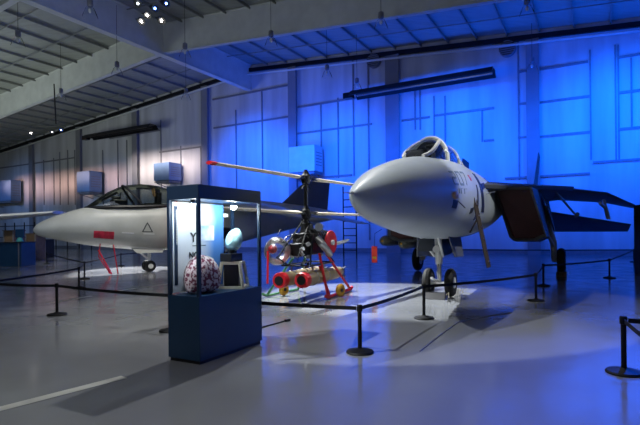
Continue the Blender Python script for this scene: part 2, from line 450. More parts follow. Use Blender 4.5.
for (x, y, h, l) in ((18, 38, 12, 'clear high bay lamp nearest the upper left corner'), (90, 8, 12, 'clear high bay lamp left of the spotlight cluster at the top'),
    (61, 94, 11.5, 'clear high bay lamp just right of the hanging pole, under the left girder'), (117, 68, 11.8, 'clear high bay lamp on the girder between pole and ridge beam'),
    (185, 50, 12, 'clear high bay lamp by the joint of ridge beam and girder'), (271, 38, 12, 'clear high bay lamp in front of the blue tinted girder'),
    (381, 20, 11.8, 'clear high bay lamp high above the fighter nose'), (357, 84, 11.4, 'clear high bay lamp by the left end of the blue wall heater'),
    (327, 71, 12, 'clear high bay lamp above the boxy unit on the blue wall'), (186, 94, 11.4, 'bluish high bay lamp at the wall right of the black heater'),
    (527, 6, 12, 'clear high bay lamp at the top right, above the fin'), (532, 64, 11.4, 'high bay lamp low on the blue wall at the right')):
    highbay(x, y, h, l)
# round vents on the blue wall
for (x, y, l) in ((375, 62, 'dark round vent above the blue wall heater'), (508, 50, 'dark round vent at the top of the wall above the fighter wing')):
    r, h = W(x, y); p = B(r, WALL_N - .32, h)
    t = thing('wall_vent', l, 'vent', p, -BA, 'dark round vents high on the wall')
    m = MB(); m.cyl((0, .1, 0), (0, 1, 0), .5, .4, 24); m.build('vent_hood', M_girt, t)
    m = MB()
    for k in range(-3, 4): m.box((0, -.11, k * .13), (2 * math.sqrt(.23 - (k * .13) ** 2), .04, .04))
    m.build('grille', M_dark, t, False)
# stage spotlights
E_lens = emit('lens_white', (1, .96, .9), 40); E_blue = emit('lens_blue', (.15, .3, 1), 22); E_dim = emit('lens_soft', (.8, .9, 1), 9)
can0 = {}
def can(p, aim, lens, label, key):
    d = (Vector(aim) - Vector(p)).normalized()
    t = thing('spotlight', label, 'spotlight', p, 0, 'theatre spotlights hung from the roof')
    t.rotation_euler = d.to_track_quat('-Z', 'Y').to_euler()
    m = MB(); m.lathe([(.06, .32), (.12, .28), (.15, .1), (.16, -.2), (.15, -.2), (.13, .02), (.02, .03)], 20); m.build('can', M_dark, t)
    m = MB(); m.cyl((0, 0, -.13), (0, 0, 1), .05, .03, 20); m.build('lens', lens, t)
    m = MB(); m.tube([(-.2, 0, 0), (-.2, 0, .3), (0, 0, .42), (.2, 0, .3), (.2, 0, 0)], .015, 6); m.build('yoke', M_dark, t)
    m = MB(); m.box((0, 0, .45), (.07, .07, .1)); m.build('clamp', M_dark, t, False)
camp = Vector((0, 0, H))
CL = P(147, 10, 22.6)
m = MB(); m.tube([CL + Vector((-1.4, .6, .98)), CL + Vector((1.5, -.7, .98))], .04, 8)
for f in (-1, 1): m.tube([CL + Vector((f * 1.2, -f * .55, .98)), CL + Vector((f * 1.2, -f * .55, 2.9))], .02, 6)
single('lighting_bar', m, M_dark, 'black pipe carrying the spotlight cluster at the top of the photo', 'lighting bar', CL + Vector((0, 0, .98)))
for (x, y, le, tg, l) in ((141, 21, E_lens, (1, 6, 0), 'lit spotlight lowest left in the top cluster'), (147, 15, E_lens, (2, 5, 1), 'brightest spotlight in the middle of the top cluster'),
                          (161, 20, E_lens, (2, 8, 0), 'lit spotlight lowest right in the top cluster'), (138, 3, E_dim, (-3, 6, 0), 'small lit spotlight at the upper left of the top cluster'),
                          (154, 8, E_blue, (5, 8, 2), 'blue tinted spotlight in the top cluster'), (165, 3, E_blue, (7, 9, 2), 'rightmost blue spotlight of the top cluster')):
    can(P(x, y, 22.4), tg, le, l, 0)
PB = P(56, 124, 38.5); PT = P(54, 84, 38.5)
m = MB(); m.tube([PT, PB], .05, 8); m.tube([PB + Vector((-1.8, 0, -.2)), PB + Vector((.8, 0, -.2))], .04, 8)
single('drop_pole', m, M_dark, 'black vertical pole hanging from the left girder with a crossbar', 'pole', PB)
can(P(61, 130, 38.2), (-4, 10, 3), E_blue, 'blue glowing spotlight at the foot of the hanging pole', 0)
can(P(52, 132, 38.2), (-4, 10, 3), E_dim, 'faint spotlight left of the blue one on the hanging pole', 0)
can(P(31, 133, 40), (-6, 10, 3), E_lens, 'white lit spotlight far left under the roof', 0)

# ------------------------------------------------------------ right: swing-wing fighter
FA = math.radians(62.7)
fj = thing('fighter_jet', 'large grey twin-tail fighter jet facing the camera, swept dark wings', 'aircraft', (.47, 6.8, 0), FA)
FL = Loft([(0, 0, 2.09, .015, .015, .015, 2), (.06, 0, 2.09, .06, .06, .06, 2), (.25, 0, 2.09, .17, .17, .16, 2), (.6, 0, 2.10, .31, .31, .30, 2), (1.0, 0, 2.12, .45, .44, .42, 2), (1.5, 0, 2.14, .58, .56, .51, 2), (2.0, 0, 2.16, .68, .66, .59, 2),
           (2.6, 0, 2.2, .78, .75, .69, 2.05), (3.3, 0, 2.22, .86, .84, .78, 2.1), (4.2, 0, 2.24, .91, .90, .86, 2.2), (5.2, 0, 2.25, .95, .94, .90, 2.3),
           (6.5, 0, 2.25, .98, .92, .86, 2.4), (8, 0, 2.25, 1.0, .86, .75, 2.5), (10, 0, 2.35, 1.0, .70, .5, 2.5), (13, 0, 2.45, .9, .45, .35, 2.5), (17, 0, 2.45, .7, .2, .2, 2.5), (18.6, 0, 2.42, .6, .05, .05, 2.5)])
xs = [0, .03, .06, .12, .25, .4, .6, .8] + [1 + .25 * k for k in range(44)] + [13, 15, 17, 18.6]
xs = sorted(set(xs)); xs = [x for x in xs if x <= 18.6]
m = MB(); m.loft(FL, xs, 56); m.build('fuselage', M_jetgrey, fj)
m = MB(); m.tube([(.02, 0, 2.09), (-.3, 0, 2.085)], [.012, .006], 8); m.tube([(0, 0, 2.09), (-.02, 0, 2.09)], .03, 8); m.build('pitot_probe', M_steel, fj)
# canopy
CN = Loft([(2.9, 0, 2.95, .05, .05, .01, 2), (3.1, 0, 2.95, .24, .17, .01, 2), (3.5, 0, 2.97, .36, .36, .01, 2), (4.0, 0, 3.0, .41, .52, .01, 2), (4.5, 0, 3.02, .44, .60, .01, 2), (5.15, 0, 3.03, .45, .59, .01, 2), (5.8, 0, 3.04, .42, .50, .01, 2), (6.4, 0, 3.04, .36, .36, .01, 2), (7.2, 0, 3.0, .2, .12, .01, 2)])
cx = [2.9, 2.98, 3.1, 3.3, 3.5, 3.75, 4.0, 4.25, 4.5, 4.8, 5.15, 5.5, 5.8, 6.1, 6.4, 6.8, 7.2]
m = MB(); m.loft(CN, cx, 24, 0, PI, 0, False); can_o = m.build('canopy', M_canopy, fj)
def bow(L, x0, lean, r, name, parent, matl, n=18):
    m = MB(); pts = []
    for k in range(n + 1):
        th = PI * k / n; xx = x0 + lean * math.sin(th); pts.append(L.at(xx, th, .008))
    m.tube(pts, r, 8); return m.build(name, matl, parent)
bow(CN, 4.15, .2, .045, 'windscreen_bow', fj, M_white)
bow(CN, 5.35, .1, .028, 'canopy_frame', fj, M_white); bow(CN, 6.15, .1, .02, 'canopy_frame', fj, M_white)
for s in (-1, 1):
    m = MB(); m.tube([CN.at(3.05 + 1.25 * k / 8, PI / 2 + s * math.radians(62 - 4.0 * k), .01) for k in range(9)], .042, 8); m.build('windscreen_post', M_white, fj)
for s in (0, PI):
    m = MB(); m.tube([CN.at(x, s, .01) + Vector((0, 0, .02)) for x in cx], .028, 8); m.build('canopy_sill', M_white, fj)
for x0 in (4.35, 5.55):
    m = MB(); m.box((x0 + .25, 0, 3.2), (.16, .42, .55)); m.box((x0 + .2, 0, 3.42), (.18, .28, .14)); m.box((x0, 0, 2.98), (.5, .4, .2)); m.build('ejection_seat', M_dark, fj, False, .03)
m = MB(); m.box((3.55, 0, 3.08), (.45, .55, .26)); m.build('instrument_shroud', M_dark, fj, False, .05)
# intakes / nacelles
NAC = {}
for sgn, nm in ((-1, 'port'), (1, 'starboard')):
    def rng(x, yi, yo, zb, zt, x2=None):
        # box ring, top edge at x, bottom edge at x2
        x2 = x if x2 is None else x2
        c_ = 0.30 if x < 10 else (.15 if x < 13 else 0)
        return [(x, sgn * yi, zt), (x, sgn * yo, zt - .04), (x2, sgn * (yo + c_), zb + .12), (x2, sgn * (yo + c_ - .25), zb), (x2, sgn * (yi + c_ + .1), zb), (x2, sgn * (yi + c_), zb + .1)]
    R = [rng(6.9, .98, 1.9, 1.25, 2.68, 7.75), rng(9, .95, 1.95, 1.2, 2.75), rng(11, .85, 1.98, 1.2, 2.78), rng(14, .75, 1.95, 1.35, 2.78), rng(16.5, .75, 1.8, 1.5, 2.75), rng(18.4, .85, 1.6, 1.7, 2.6)]
    m = MB(); k = 6; vs = [p for q in R for p in q]; fs = []
    for i in range(len(R) - 1):
        for j in range(k): fs.append((i * k + j, i * k + (j + 1) % k, (i + 1) * k + (j + 1) % k, (i + 1) * k + j))
    fs.append(tuple(range((len(R) - 1) * k, len(R) * k)))
    inner = rng(7.2, 1.05, 1.83, 1.33, 2.6, 7.95); o = len(vs); vs += inner
    for j in range(k): fs.append((j, o + j, o + (j + 1) % k, (j + 1) % k))
    m.add(vs, fs); m.build('engine_nacelle', M_jetdark, fj, False, .02)
    m = MB(); m.prism(rng(7.12, 1.04, 1.84, 1.32, 2.61, 7.87), (.12, 0, 0)); m.build('intake_cover', mat('maroon_cover', rgb(48, 10, 14), .7, var=.15), fj, False)
    m = MB(); m.cyl((18.8, sgn * 1.22, 2.15), (1, 0, 0), .5, 1.0, 24, .4); m.build('exhaust_nozzle', M_blackmetal, fj)
    # glove + swept wing, stabilator, fin
    m = MB()
    m.add([(5.9, sgn * .93, 2.66), (11.2, sgn * 2.9, 2.93), (14.5, sgn * 2.9, 2.9), (14.5, sgn * .3, 3.0), (5.9, sgn * .3, 2.8),
           (5.9, sgn * .9, 2.56), (11.2, sgn * 2.85, 2.80), (14.5, sgn * 2.85, 2.72), (14.5, sgn * .3, 2.5), (5.9, sgn * .3, 2.5)],
          [(0, 1, 2, 3, 4), (9, 8, 7, 6, 5), (0, 5, 6, 1), (1, 6, 7, 2), (2, 7, 8, 3), (3, 8, 9, 4), (4, 9, 5, 0)])
    m.build('wing_glove', M_jetdark, fj, False, .015)
    m = MB(); m.foil((10.6, sgn * 2.5, 2.86), (15.9, sgn * 2.0, 2.80), (14.0, sgn * 4.0, 2.86), (16.9, sgn * 4.0, 2.66), .34, .22)
    m.foil((14.0, sgn * 4.0, 2.86), (16.9, sgn * 4.0, 2.66), (16.1, sgn * 5.1, 2.46), (17.4, sgn * 5.1, 2.40), .22, .06); m.build('wing', M_jetdark, fj)
    m = MB(); m.foil((15.0, sgn * 1.7, 2.35), (18.6, sgn * 1.7, 1.45), (18.0, sgn * 5.1, 1.75), (19.3, sgn * 5.1, 1.42), .16, .04); m.build('stabilator', M_jetdark, fj)
    m = MB(); m.foil((14.4, sgn * 1.45, 2.75), (17.4, sgn * 1.45, 2.75), (16.5, sgn * 1.6, 4.9), (18.2, sgn * 1.6, 4.9), .09, .04, up=Vector((0, 1, 0))); m.build('tail_fin', M_jetdark, fj)
    # main gear
    y = sgn * 2.5
    m = MB(); m.ring((12.1, y, .46), (0, 1, 0), .32, .14, 28, 10); m.cyl((12.1, y, .46), (0, 1, 0), .33, .22, 24); w_ = m.build('main_wheel', M_rubber, fj)
    m = MB(); m.cyl((12.1, y, .46), (0, 1, 0), .2, .27, 20); m.build('wheel_hub', M_white, w_)
    m = MB(); m.tube([(12.1, y - sgn * .22, .46), (12.05, y - sgn * .24, 1.1), (11.3, y - sgn * .55, 2.3)], [.09, .11, .14], 10); m.tube([(12.1, y - sgn * .24, .46), (12.1, y, .46)], .05, 8)
    m.build('main_strut', M_white, fj)
    m = MB(); m.tube([(12.0, y - sgn * .24, 1.0), (9.9, y - sgn * .7, 2.1)], .05, 8); m.build('drag_brace', M_white, fj)
    m = MB(); m.prism([(10.3, sgn * 2.05, 2.55), (11.9, sgn * 2.1, 2.55), (11.7, sgn * 2.3, 1.5), (10.9, sgn * 2.3, 1.5)], (0, sgn * .03, 0)); m.build('gear_door', M_jetdark, fj, False)
# wing pylon rail and its small missile rail on the port side
m = MB(); m.prism([(9.4, -2.35, 2.66), (11.2, -2.45, 2.66), (10.9, -2.9, 2.0), (9.7, -2.85, 2.0)], (0, -.06, 0)); m.tube([(9.3, -2.95, 1.98), (11.8, -2.95, 1.98)], .06, 8); m.build('weapon_pylon', M_jetdark, fj, False, .01)
m = MB(); m.prism([(13.3, -3.8, 2.6), (13.9, -3.8, 2.58), (14.1, -4.0, 1.95), (13.8, -4.0, 1.9)], (0, -.08, 0)); m.tube([(12.9, -3.7, 2.45), (13.6, -3.9, 2.3), (14.1, -4.0, 1.95)], .06, 8); m.build('wing_rail', M_jetgrey, fj, False, .01)
# nose gear
gx = 5.1
for y in (-.26, .26):
    m = MB(); m.ring((gx, y, .335), (0, 1, 0), .235, .10, 26, 10); m.cyl((gx, y, .335), (0, 1, 0), .24, .15, 22); w_ = m.build('nose_wheel', M_rubber, fj)
    m = MB(); m.cyl((gx, y, .335), (0, 1, 0), .13, .19, 18); m.build('wheel_hub', M_white, w_)
m = MB(); m.tube([(gx, -.26, .31), (gx, .26, .31)], .045, 8); m.tube([(gx, 0, .3), (gx - .02, 0, .75), (gx - .02, 0, .76), (gx - .1, 0, 1.45)], [.05, .055, .085, .09], 12)
m.tube([(gx - .1, 0, .42), (gx - .22, 0, .6), (gx - .08, 0, .78)], .022, 6); m.build('nose_strut', M_white, fj)
for y in (-.1, .1):
    m = MB(); m.tube([(gx - .05, y, .95), (gx - .95, y * 2, 1.45)], .032, 8); m.build('drag_brace', M_white, fj)
m = MB(); m.tube([(gx - .12, 0, .36), (gx - .75, 0, .5)], .03, 8); m.build('tow_bar', M_white, fj)
m = MB(); m.cyl((gx - .22, 0, 1.12), (1, 0, 0), .09, .1, 16); m.build('taxi_light', M_white, fj)
for s in (-1, 1):
    m = MB(); m.prism([(gx - .6, s * .34, 1.42), (gx + .7, s * .34, 1.40), (gx + .65, s * .42, .92), (gx - .35, s * .42, .95)], (0, s * .025, 0)); m.build('gear_door', M_jetdark, fj, False)
m = MB(); m.prism([(gx - 1.1, -.16, 1.38), (gx - 1.1, .16, 1.38), (gx - 1.3, .15, 1.12), (gx - 1.3, -.15, 1.12)], (.025, 0, 0)); m.build('front_gear_door', M_jetdark, fj, False)
# boarding ladder, unfolded from the port side
m = MB()
for dx in (-.11, .11): m.beam((4.55 + dx, -.9, 2.25), (4.75 + dx, -1.16, .74), .035, .05)
for k in range(6):
    f = (k + .5) / 6; m.box((4.55 + .2 * f, -.9 - .26 * f, 2.25 - 1.51 * f), (.24, .06, .03))
m.tube([(4.6, -.98, 1.85), (4.55, -.8, 1.5)], .02, 6)
m.build('boarding_ladder', mat('ladder_paint', rgb(70, 60, 54), .5, var=.2, scale=10), fj, False)
# marks that follow the skin. theta: 0 = starboard, PI = port; port upper side is between PI/2 and PI
def strokes(mb, x0, th0, w, h, segs, t=.16):
    """letters on the port side; +u runs aft, +v runs up (theta decreasing)"""
    for (u0, v0, u1, v1) in segs:
        du, dv = u1 - u0, v1 - v0; L = math.hypot(du, dv); nu, nv = -dv / L * t / 2, du / L * t / 2
        q = [(u0 + nu, v0 + nv), (u1 + nu, v1 + nv), (u1 - nu, v1 - nv), (u0 - nu, v0 - nv)]
        mb.patch(FL, [(x0 + a * w, th0 - b * h) for a, b in q], .004, 3)
SEG = {'2': [(0, 1, 1, 1), (1, 1, 1, .5), (1, .5, 0, .5), (0, .5, 0, 0), (0, 0, 1, 0)], '0': [(0, 0, 0, 1), (0, 1, 1, 1), (1, 1, 1, 0), (1, 0, 0, 0)], '7': [(0, 1, 1, 1), (1, 1, .4, 0)],
       'N': [(0, 0, 0, 1), (0, 1, 1, 0), (1, 0, 1, 1)], 'A': [(0, 0, .5, 1), (.5, 1, 1, 0), (.25, .4, .75, .4)], 'V': [(0, 1, .5, 0), (.5, 0, 1, 1)], 'Y': [(0, 1, .5, .5), (1, 1, .5, .5), (.5, .5, .5, 0)]}
M_num = mat('number_grey', rgb(104, 122, 126), .5, var=.1)
m = MB()
for k, ch in enumerate('207'): strokes(m, 3.0 + k * .40, math.radians(165), .26, math.radians(19), SEG[ch])
m.build('side_number', M_num, fj)
for sg in ([(.0, .5, .12, .5)], [(.2, 0, .2, .8)], [(.34, .8, .5, .8), (.34, 0, .34, .8)], [(.62, .8, .85, .8), (.62, 0, .62, .8)]):
    m = MB(); strokes(m, 3.05, math.radians(177), .9, math.radians(8), sg, .05); m.build('small_lettering', M_num, fj)
m = MB(); m.patch(FL, [(4.35, math.radians(149)), (4.45, math.radians(149)), (4.51, math.radians(158)), (4.41, math.radians(158))], .005); m.build('red_mark', M_red, fj)
for q in ([(5.35, 138), (5.62, 138), (5.95, 190), (5.6, 190)], [(5.75, 154), (6.3, 149), (6.35, 156), (5.8, 163)], [(5.1, 158), (5.18, 158), (5.18, 184), (5.02, 184)], [(4.5, 188), (4.75, 186), (4.7, 194), (4.5, 196)], [(5.1, 196), (5.5, 192), (5.4, 200), (5.1, 204)]):
    m = MB(); m.patch(FL, [(a - .3, math.radians(b + 5)) for a, b in q], .006); m.build('dark_marking', M_ink, fj)
m = MB(); p = FL.at(2.95, math.radians(180), 0); m.sphere(p, .1, 14, 8, (1.8, .5, .7)); m.build('sensor_fairing', mat('tan_fairing', rgb(190, 160, 148), .5), fj)
m = MB(); m.patch(FL, [(2.85, math.radians(186)), (3.12, math.radians(186)), (3.12, math.radians(198)), (2.85, math.radians(198))], .006); m.build('gun_port', M_dark, fj)
m = MB(); m.tube([FL.at(3.12 + .10 * k, math.radians(187 + 1.2 * k), -.004) for k in range(7)], .012, 6); m.build('gun_trough', M_jetdark, fj)
m = MB(); m.tube([FL.at(5.9, math.radians(172), 0), FL.at(5.75, math.radians(172), .22)], .014, 6); m.build('air_data_probe', M_steel, fj)
# missiles and tank hung under the starboard glove (each could be lifted off: things of their own)
AX = Vector((math.cos(FA), math.sin(FA), 0)); LX = Vector((-math.sin(FA), math.cos(FA), 0))
def fl2w(s, l, z): return Vector((.47, 6.8, 0)) + AX * s + LX * l + Vector((0, 0, z))
def missile(s, l, z, label):
    t = thing('missile', label, 'missile', fl2w(s, l, z), FA, 'missiles under the fighter')
    m = MB(); M_ = Matrix.Rotation(PI / 2, 3, 'Y')
    m.lathe([(.05, 0), (.12, .06), (.165, .2), (.18, .5), (.19, 1.0), (.19, 3.6), (.15, 3.75)], 20, M_); m.build('missile_body', mat('missile_grey', rgb(120, 122, 116), .4, var=.15), t)
    m = MB()
    for k in range(4):
        a = PI / 4 + k * PI / 2; c_, s_ = math.cos(a), math.sin(a)
        m.prism([(1.7, .18 * c_, .18 * s_), (2.8, .42 * c_, .42 * s_), (2.9, .42 * c_, .42 * s_), (2.9, .18 * c_, .18 * s_)], (0, -.02 * s_, .02 * c_))
    m.build('missile_fin', M_white, t, False)
    m = MB(); m.sphere((.03, 0, 0), .05, 12, 8); m.build('seeker_dome', M_yellow, t)
    m = MB(); m.beam((1.2, 0, .3), (2.6, 0, .42), .08, .4); m.build('launch_rail', M_jetdark, t, False)
missile(8.6, 2.68, 1.24, 'outer grey missile under the fighter nose at left')
missile(8.2, 1.92, 1.16, 'inner dark missile under the fighter nose beside the nose wheels')
t = thing('drop_tank', 'grey external fuel tank under the fighter behind the nose gear', 'fuel tank', fl2w(7.6, 1.1, 1.0), FA)
m = MB(); m.lathe([(.02, 0), (.12, .3), (.24, .9), (.3, 1.6), (.3, 3.2), (.2, 4.2), (.03, 5)], 22, Matrix.Rotation(PI / 2, 3, 'Y')); m.build('tank_body', M_jetdark, t)
m = MB(); m.beam((1.6, 0, .28), (3.2, 0, .28), .1, .24); m.build('tank_pylon', M_jetdark, t, False)
# wheel chocks
def chock(p, rz, matl, label, w=.3):
    t = thing('wheel_chock', label, 'wheel chock', p, rz, 'wheel chocks')
    m = MB(); m.prism([(-.13, -w / 2, 0), (.13, -w / 2, 0), (.05, -w / 2, .15), (-.05, -w / 2, .15)], (0, w, 0)); m.build('wedge', matl, t, False, .008)
    m = MB(); m.tube([(0, -w / 2, .1), (0, -w / 2 - .06, .16), (0, -w / 2 - .06, .05)], .01, 6); m.build('rope', M_cream, t)
chock(fl2w(gx + .42, -.26, 0), FA, M_white, 'white wheel chock right of the fighter nose wheels', .26)
chock(fl2w(gx - .45, 0, 0), FA, M_blackmetal, 'dark wheel chock in front of the fighter nose wheels', .5)
chock(fl2w(12.1 - .6, -2.5, 0), FA, M_brown, 'brown wheel chock in front of the right hand main wheel', .32)

# ------------------------------------------------------------ left: pale jump jet
HA = math.atan2(.57, .82)
hj = thing('attack_jet', 'pale grey single-seat jet at left with dark bubble canopy, nose pointing left', 'aircraft', (-10.46, 17.5, 0), HA)
HL = Loft([(0, 0, 1.73, .03, .03, .03, 2), (.08, 0, 1.735, .16, .16, .16, 2), (.3, 0, 1.76, .30, .30, .29, 2), (.87, 0, 1.82, .49, .49, .48, 2), (1.9, 0, 1.86, .68, .76, .74, 2.05), (2.8, 0, 1.84, .76, .84, .84, 2.15), (3.8, 0, 1.82, .8, .88, .92, 2.3),
           (4.8, 0, 1.85, .85, .98, 1.0, 2.4), (6.5, 0, 1.95, .95, 1.15, 1.0, 2.4), (8.5, 0, 2.05, .85, 1.05, .85, 2.3), (11, 0, 2.25, .5, .7, .55, 2.1), (13.2, 0, 2.4, .2, .3, .28, 2), (14.2, 0, 2.42, .05, .08, .08, 2)])
hx = [0, .03, .08, .15, .3, .5, .7, .87] + [1.1 + .3 * k for k in range(40)] + [13.2, 14.2]
hx = sorted(x for x in hx if x <= 14.2)
m = MB(); m.loft(HL, hx, 48); m.build('fuselage', M_hgrey, hj)
HC = Loft([(1.75, 0, 2.58, .03, .03, .01, 2), (2.1, 0, 2.58, .32, .30, .01, 2), (2.6, 0, 2.62, .46, .62, .01, 2), (3.2, 0, 2.64, .52, .86, .01, 2), (3.8, 0, 2.66, .54, .93, .01, 2), (4.5, 0, 2.7, .53, .84, .01, 2), (5.2, 0, 2.74, .48, .62, .01, 2), (6.0, 0, 2.8, .36, .36, .01, 2), (6.8, 0, 2.9, .15, .12, .01, 2)])
hcx = [1.75, 1.9, 2.1, 2.35, 2.6, 2.9, 3.2, 3.5, 3.8, 4.15, 4.5, 4.85, 5.2]
m = MB(); m.loft(HC, hcx, 24, 0, PI, 0, False); m.build('canopy', M_canopyd, hj)
m = MB(); m.loft(HC, [5.2, 5.6, 6, 6.4, 6.8], 24, 0, PI, .005, False); m.build('spine_fairing', M_hgrey, hj)
bow(HC, 3.75, -.65, .05, 'windscreen_bow', hj, M_dark); bow(HC, 5.15, 0, .04, 'canopy_frame', hj, M_dark)
for s in (0, PI):
    m = MB(); m.tube([HC.at(x, s, .015) + Vector((0, 0, -.02)) for x in hcx], .075, 8); m.build('canopy_sill', M_dark, hj)
m = MB(); m.box((4.5, 0, 2.95), (.18, .42, .65)); m.box((4.45, 0, 3.32), (.22, .3, .18)); m.box((4.2, 0, 2.72), (.5, .42, .2)); st_ = m.build('ejection_seat', M_dark, hj, False, .03)
m = MB(); m.tube([(4.36, -.12, 3.3), (4.3, -.14, 3.45), (4.36, -.1, 3.1)], .03, 6); m.tube([(4.36, .12, 3.3), (4.3, .14, 3.45), (4.36, .1, 3.1)], .03, 6); m.build('seat_handle', mat('tan_strap', rgb(205, 160, 110), .6), st_)
m = MB(); m.box((2.95, 0, 2.78), (.55, .6, .3)); m.box((2.85, 0, 2.98), (.3, .3, .16)); m.build('instrument_shroud', M_dark, hj, False, .05)
m = MB(); m.ring((3.1, -.05, 3.0), (1, .2, .2), .22, .025, 20, 6); m.build('head_up_display', M_steel, hj)
for s in (-1, 1):
    IN = Loft([(4.70, s * .95, 1.85, .42, .92, .95, 2.6), (4.95, s * .98, 1.85, .50, 1.0, 1.03, 2.6), (5.8, s * .98, 1.87, .55, 1.05, 1.05, 2.6), (7, s * .9, 1.95, .5, 1.0, .98, 2.5), (8.5, s * .7, 2.05, .35, .8, .8, 2.3)])
    m = MB(); m.loft(IN, [4.7, 4.78, 4.95, 5.4, 5.8, 6.2, 6.6, 7, 7.5, 8, 8.5], 32); m.build('engine_intake', M_hgrey, hj)
    m = MB(); m.loft(IN, [4.69, 4.76, 4.92], 32, off=.012); m.build('intake_lip', M_red, hj)
    m = MB(); m.cyl((6.9, s * 1.38, 1.55), (1, 0, 0), .27, .5, 20, .22); m.build('swivel_nozzle', M_blackmetal, hj)
    tip = (10.0, s * 4.6, 1.75)
    m = MB(); m.foil((6.1, s * .9, 2.95), (9.6, s * .9, 2.8), (8.7, s * 4.6, 2.1), (10.2, s * 4.6, 2.05), .32, .12); m.build('wing', M_hgrey, hj)
    m = MB(); m.foil((11.6, s * .3, 2.45), (13.4, s * .25, 2.45), (13.3, s * 2.3, 1.95), (14.2, s * 2.3, 1.93), .14, .05); m.build('tailplane', M_jetgrey, hj)
    m = MB(); m.tube([(9.5, s * 3.4, 2.1), (9.6, s * 3.4, .22)], .05, 8); m.ring((9.6, s * 3.4, .2), (0, 1, 0), .14, .06, 20, 8); m.build('outrigger_gear', M_blackmetal, hj)
m = MB(); m.foil((10.2, 0, 2.75), (13.2, 0, 2.5), (11.9, 0, 4.15), (13.4, 0, 4.15), .18, .09, up=Vector((0, 1, 0))); m.build('tail_fin', M_jetdark, hj)
for y in (-.24, .24):
    m = MB(); m.ring((4.1, y, .23), (0, 1, 0), .155, .075, 22, 8); m.cyl((4.1, y, .23), (0, 1, 0), .16, .1, 18); w_ = m.build('nose_wheel', M_rubber, hj)
    m = MB(); m.cyl((4.1, y, .23), (0, 1, 0), .1, .17, 16); m.build('wheel_hub', M_white, w_)
m = MB(); m.tube([(4.1, -.24, .23), (4.1, .24, .23)], .04, 8); m.tube([(4.1, 0, .23), (4.15, 0, 1.1)], [.06, .08], 10); m.tube([(4.1, 0, .5), (3.5, 0, 1.0)], .035, 8); m.build('nose_strut', M_white, hj)
m = MB(); m.prism([(3.3, -.45, 1.0), (4.6, -.45, 1.0), (4.5, -.55, .78), (3.5, -.55, .78)], (0, -.02, 0)); m.build('gear_door', M_hgrey, hj, False)
for y in (-.18, .18):
    m = MB(); m.ring((7.6, y, .36), (0, 1, 0), .25, .11, 22, 8); m.cyl((7.6, y, .36), (0, 1, 0), .26, .16, 18); m.build('main_wheel', M_rubber, hj)
m = MB(); m.tube([(7.6, -.18, .36), (7.6, .18, .36)], .05, 8); m.tube([(7.6, 0, .36), (7.6, 0, 1.2)], .1, 10); m.build('main_strut', M_white, hj)
# near side is local -Y, i.e. theta about 180
def HP(x0, x1, d0, d1, off=.006): return [(x0, math.radians(d0)), (x1, math.radians(d0)), (x1, math.radians(d1)), (x0, math.radians(d1))]
m = MB(); m.patch(HL, HP(1.92, 2.62, 193, 214), .03, 8); m.build('red_cover', mat('red_cloth', rgb(176, 30, 56), .75, var=.3, scale=7, bump=.4), hj)
m = MB(); m.patch(HL, HP(2.9, 3.35, 193, 195.5), .006); m.build('walkway_line', M_white, hj)
m = MB(); m.patch(HL, HP(3.7, 4.12, 193, 195.5), .006); m.build('walkway_line', M_white, hj)
def tri(c, hh, x0, s, off):
    mb = MB(); P3 = [(x0 - s * .42, c + hh), (x0 + s * .42, c + hh), (x0, c - hh)]
    for i in range(3):
        (xa, ta), (xb, tb) = P3[i], P3[(i + 1) % 3]
        cx_, cy_ = x0, c + hh * .4; f = .72
        ia = (cx_ + (xa - cx_) * f, cy_ + (ta - cy_) * f); ib = (cx_ + (xb - cx_) * f, cy_ + (tb - cy_) * f)
        mb.patch(HL, [(xa, math.radians(ta)), (xb, math.radians(tb)), (ib[0], math.radians(ib[1])), (ia[0], math.radians(ia[1]))], off, 3)
    return mb
tri(180, 10, 3.85, .52, .006).build('warning_triangle', M_ink, hj)
m = MB(); m.tube([(2.2, -.35, 1.25), (2.1, -.55, .7), (2.45, -.75, .05)], .02, 6)
m.beam((2.1, -.5, .95), (2.5, -.8, .03), .09, .03); m.build('red_streamer', M_red, hj, False)
m = MB(); m.beam((2.62, -.6, 1.15), (2.72, -.85, .02), .035, .02); m.build('red_streamer', M_red, hj, False)

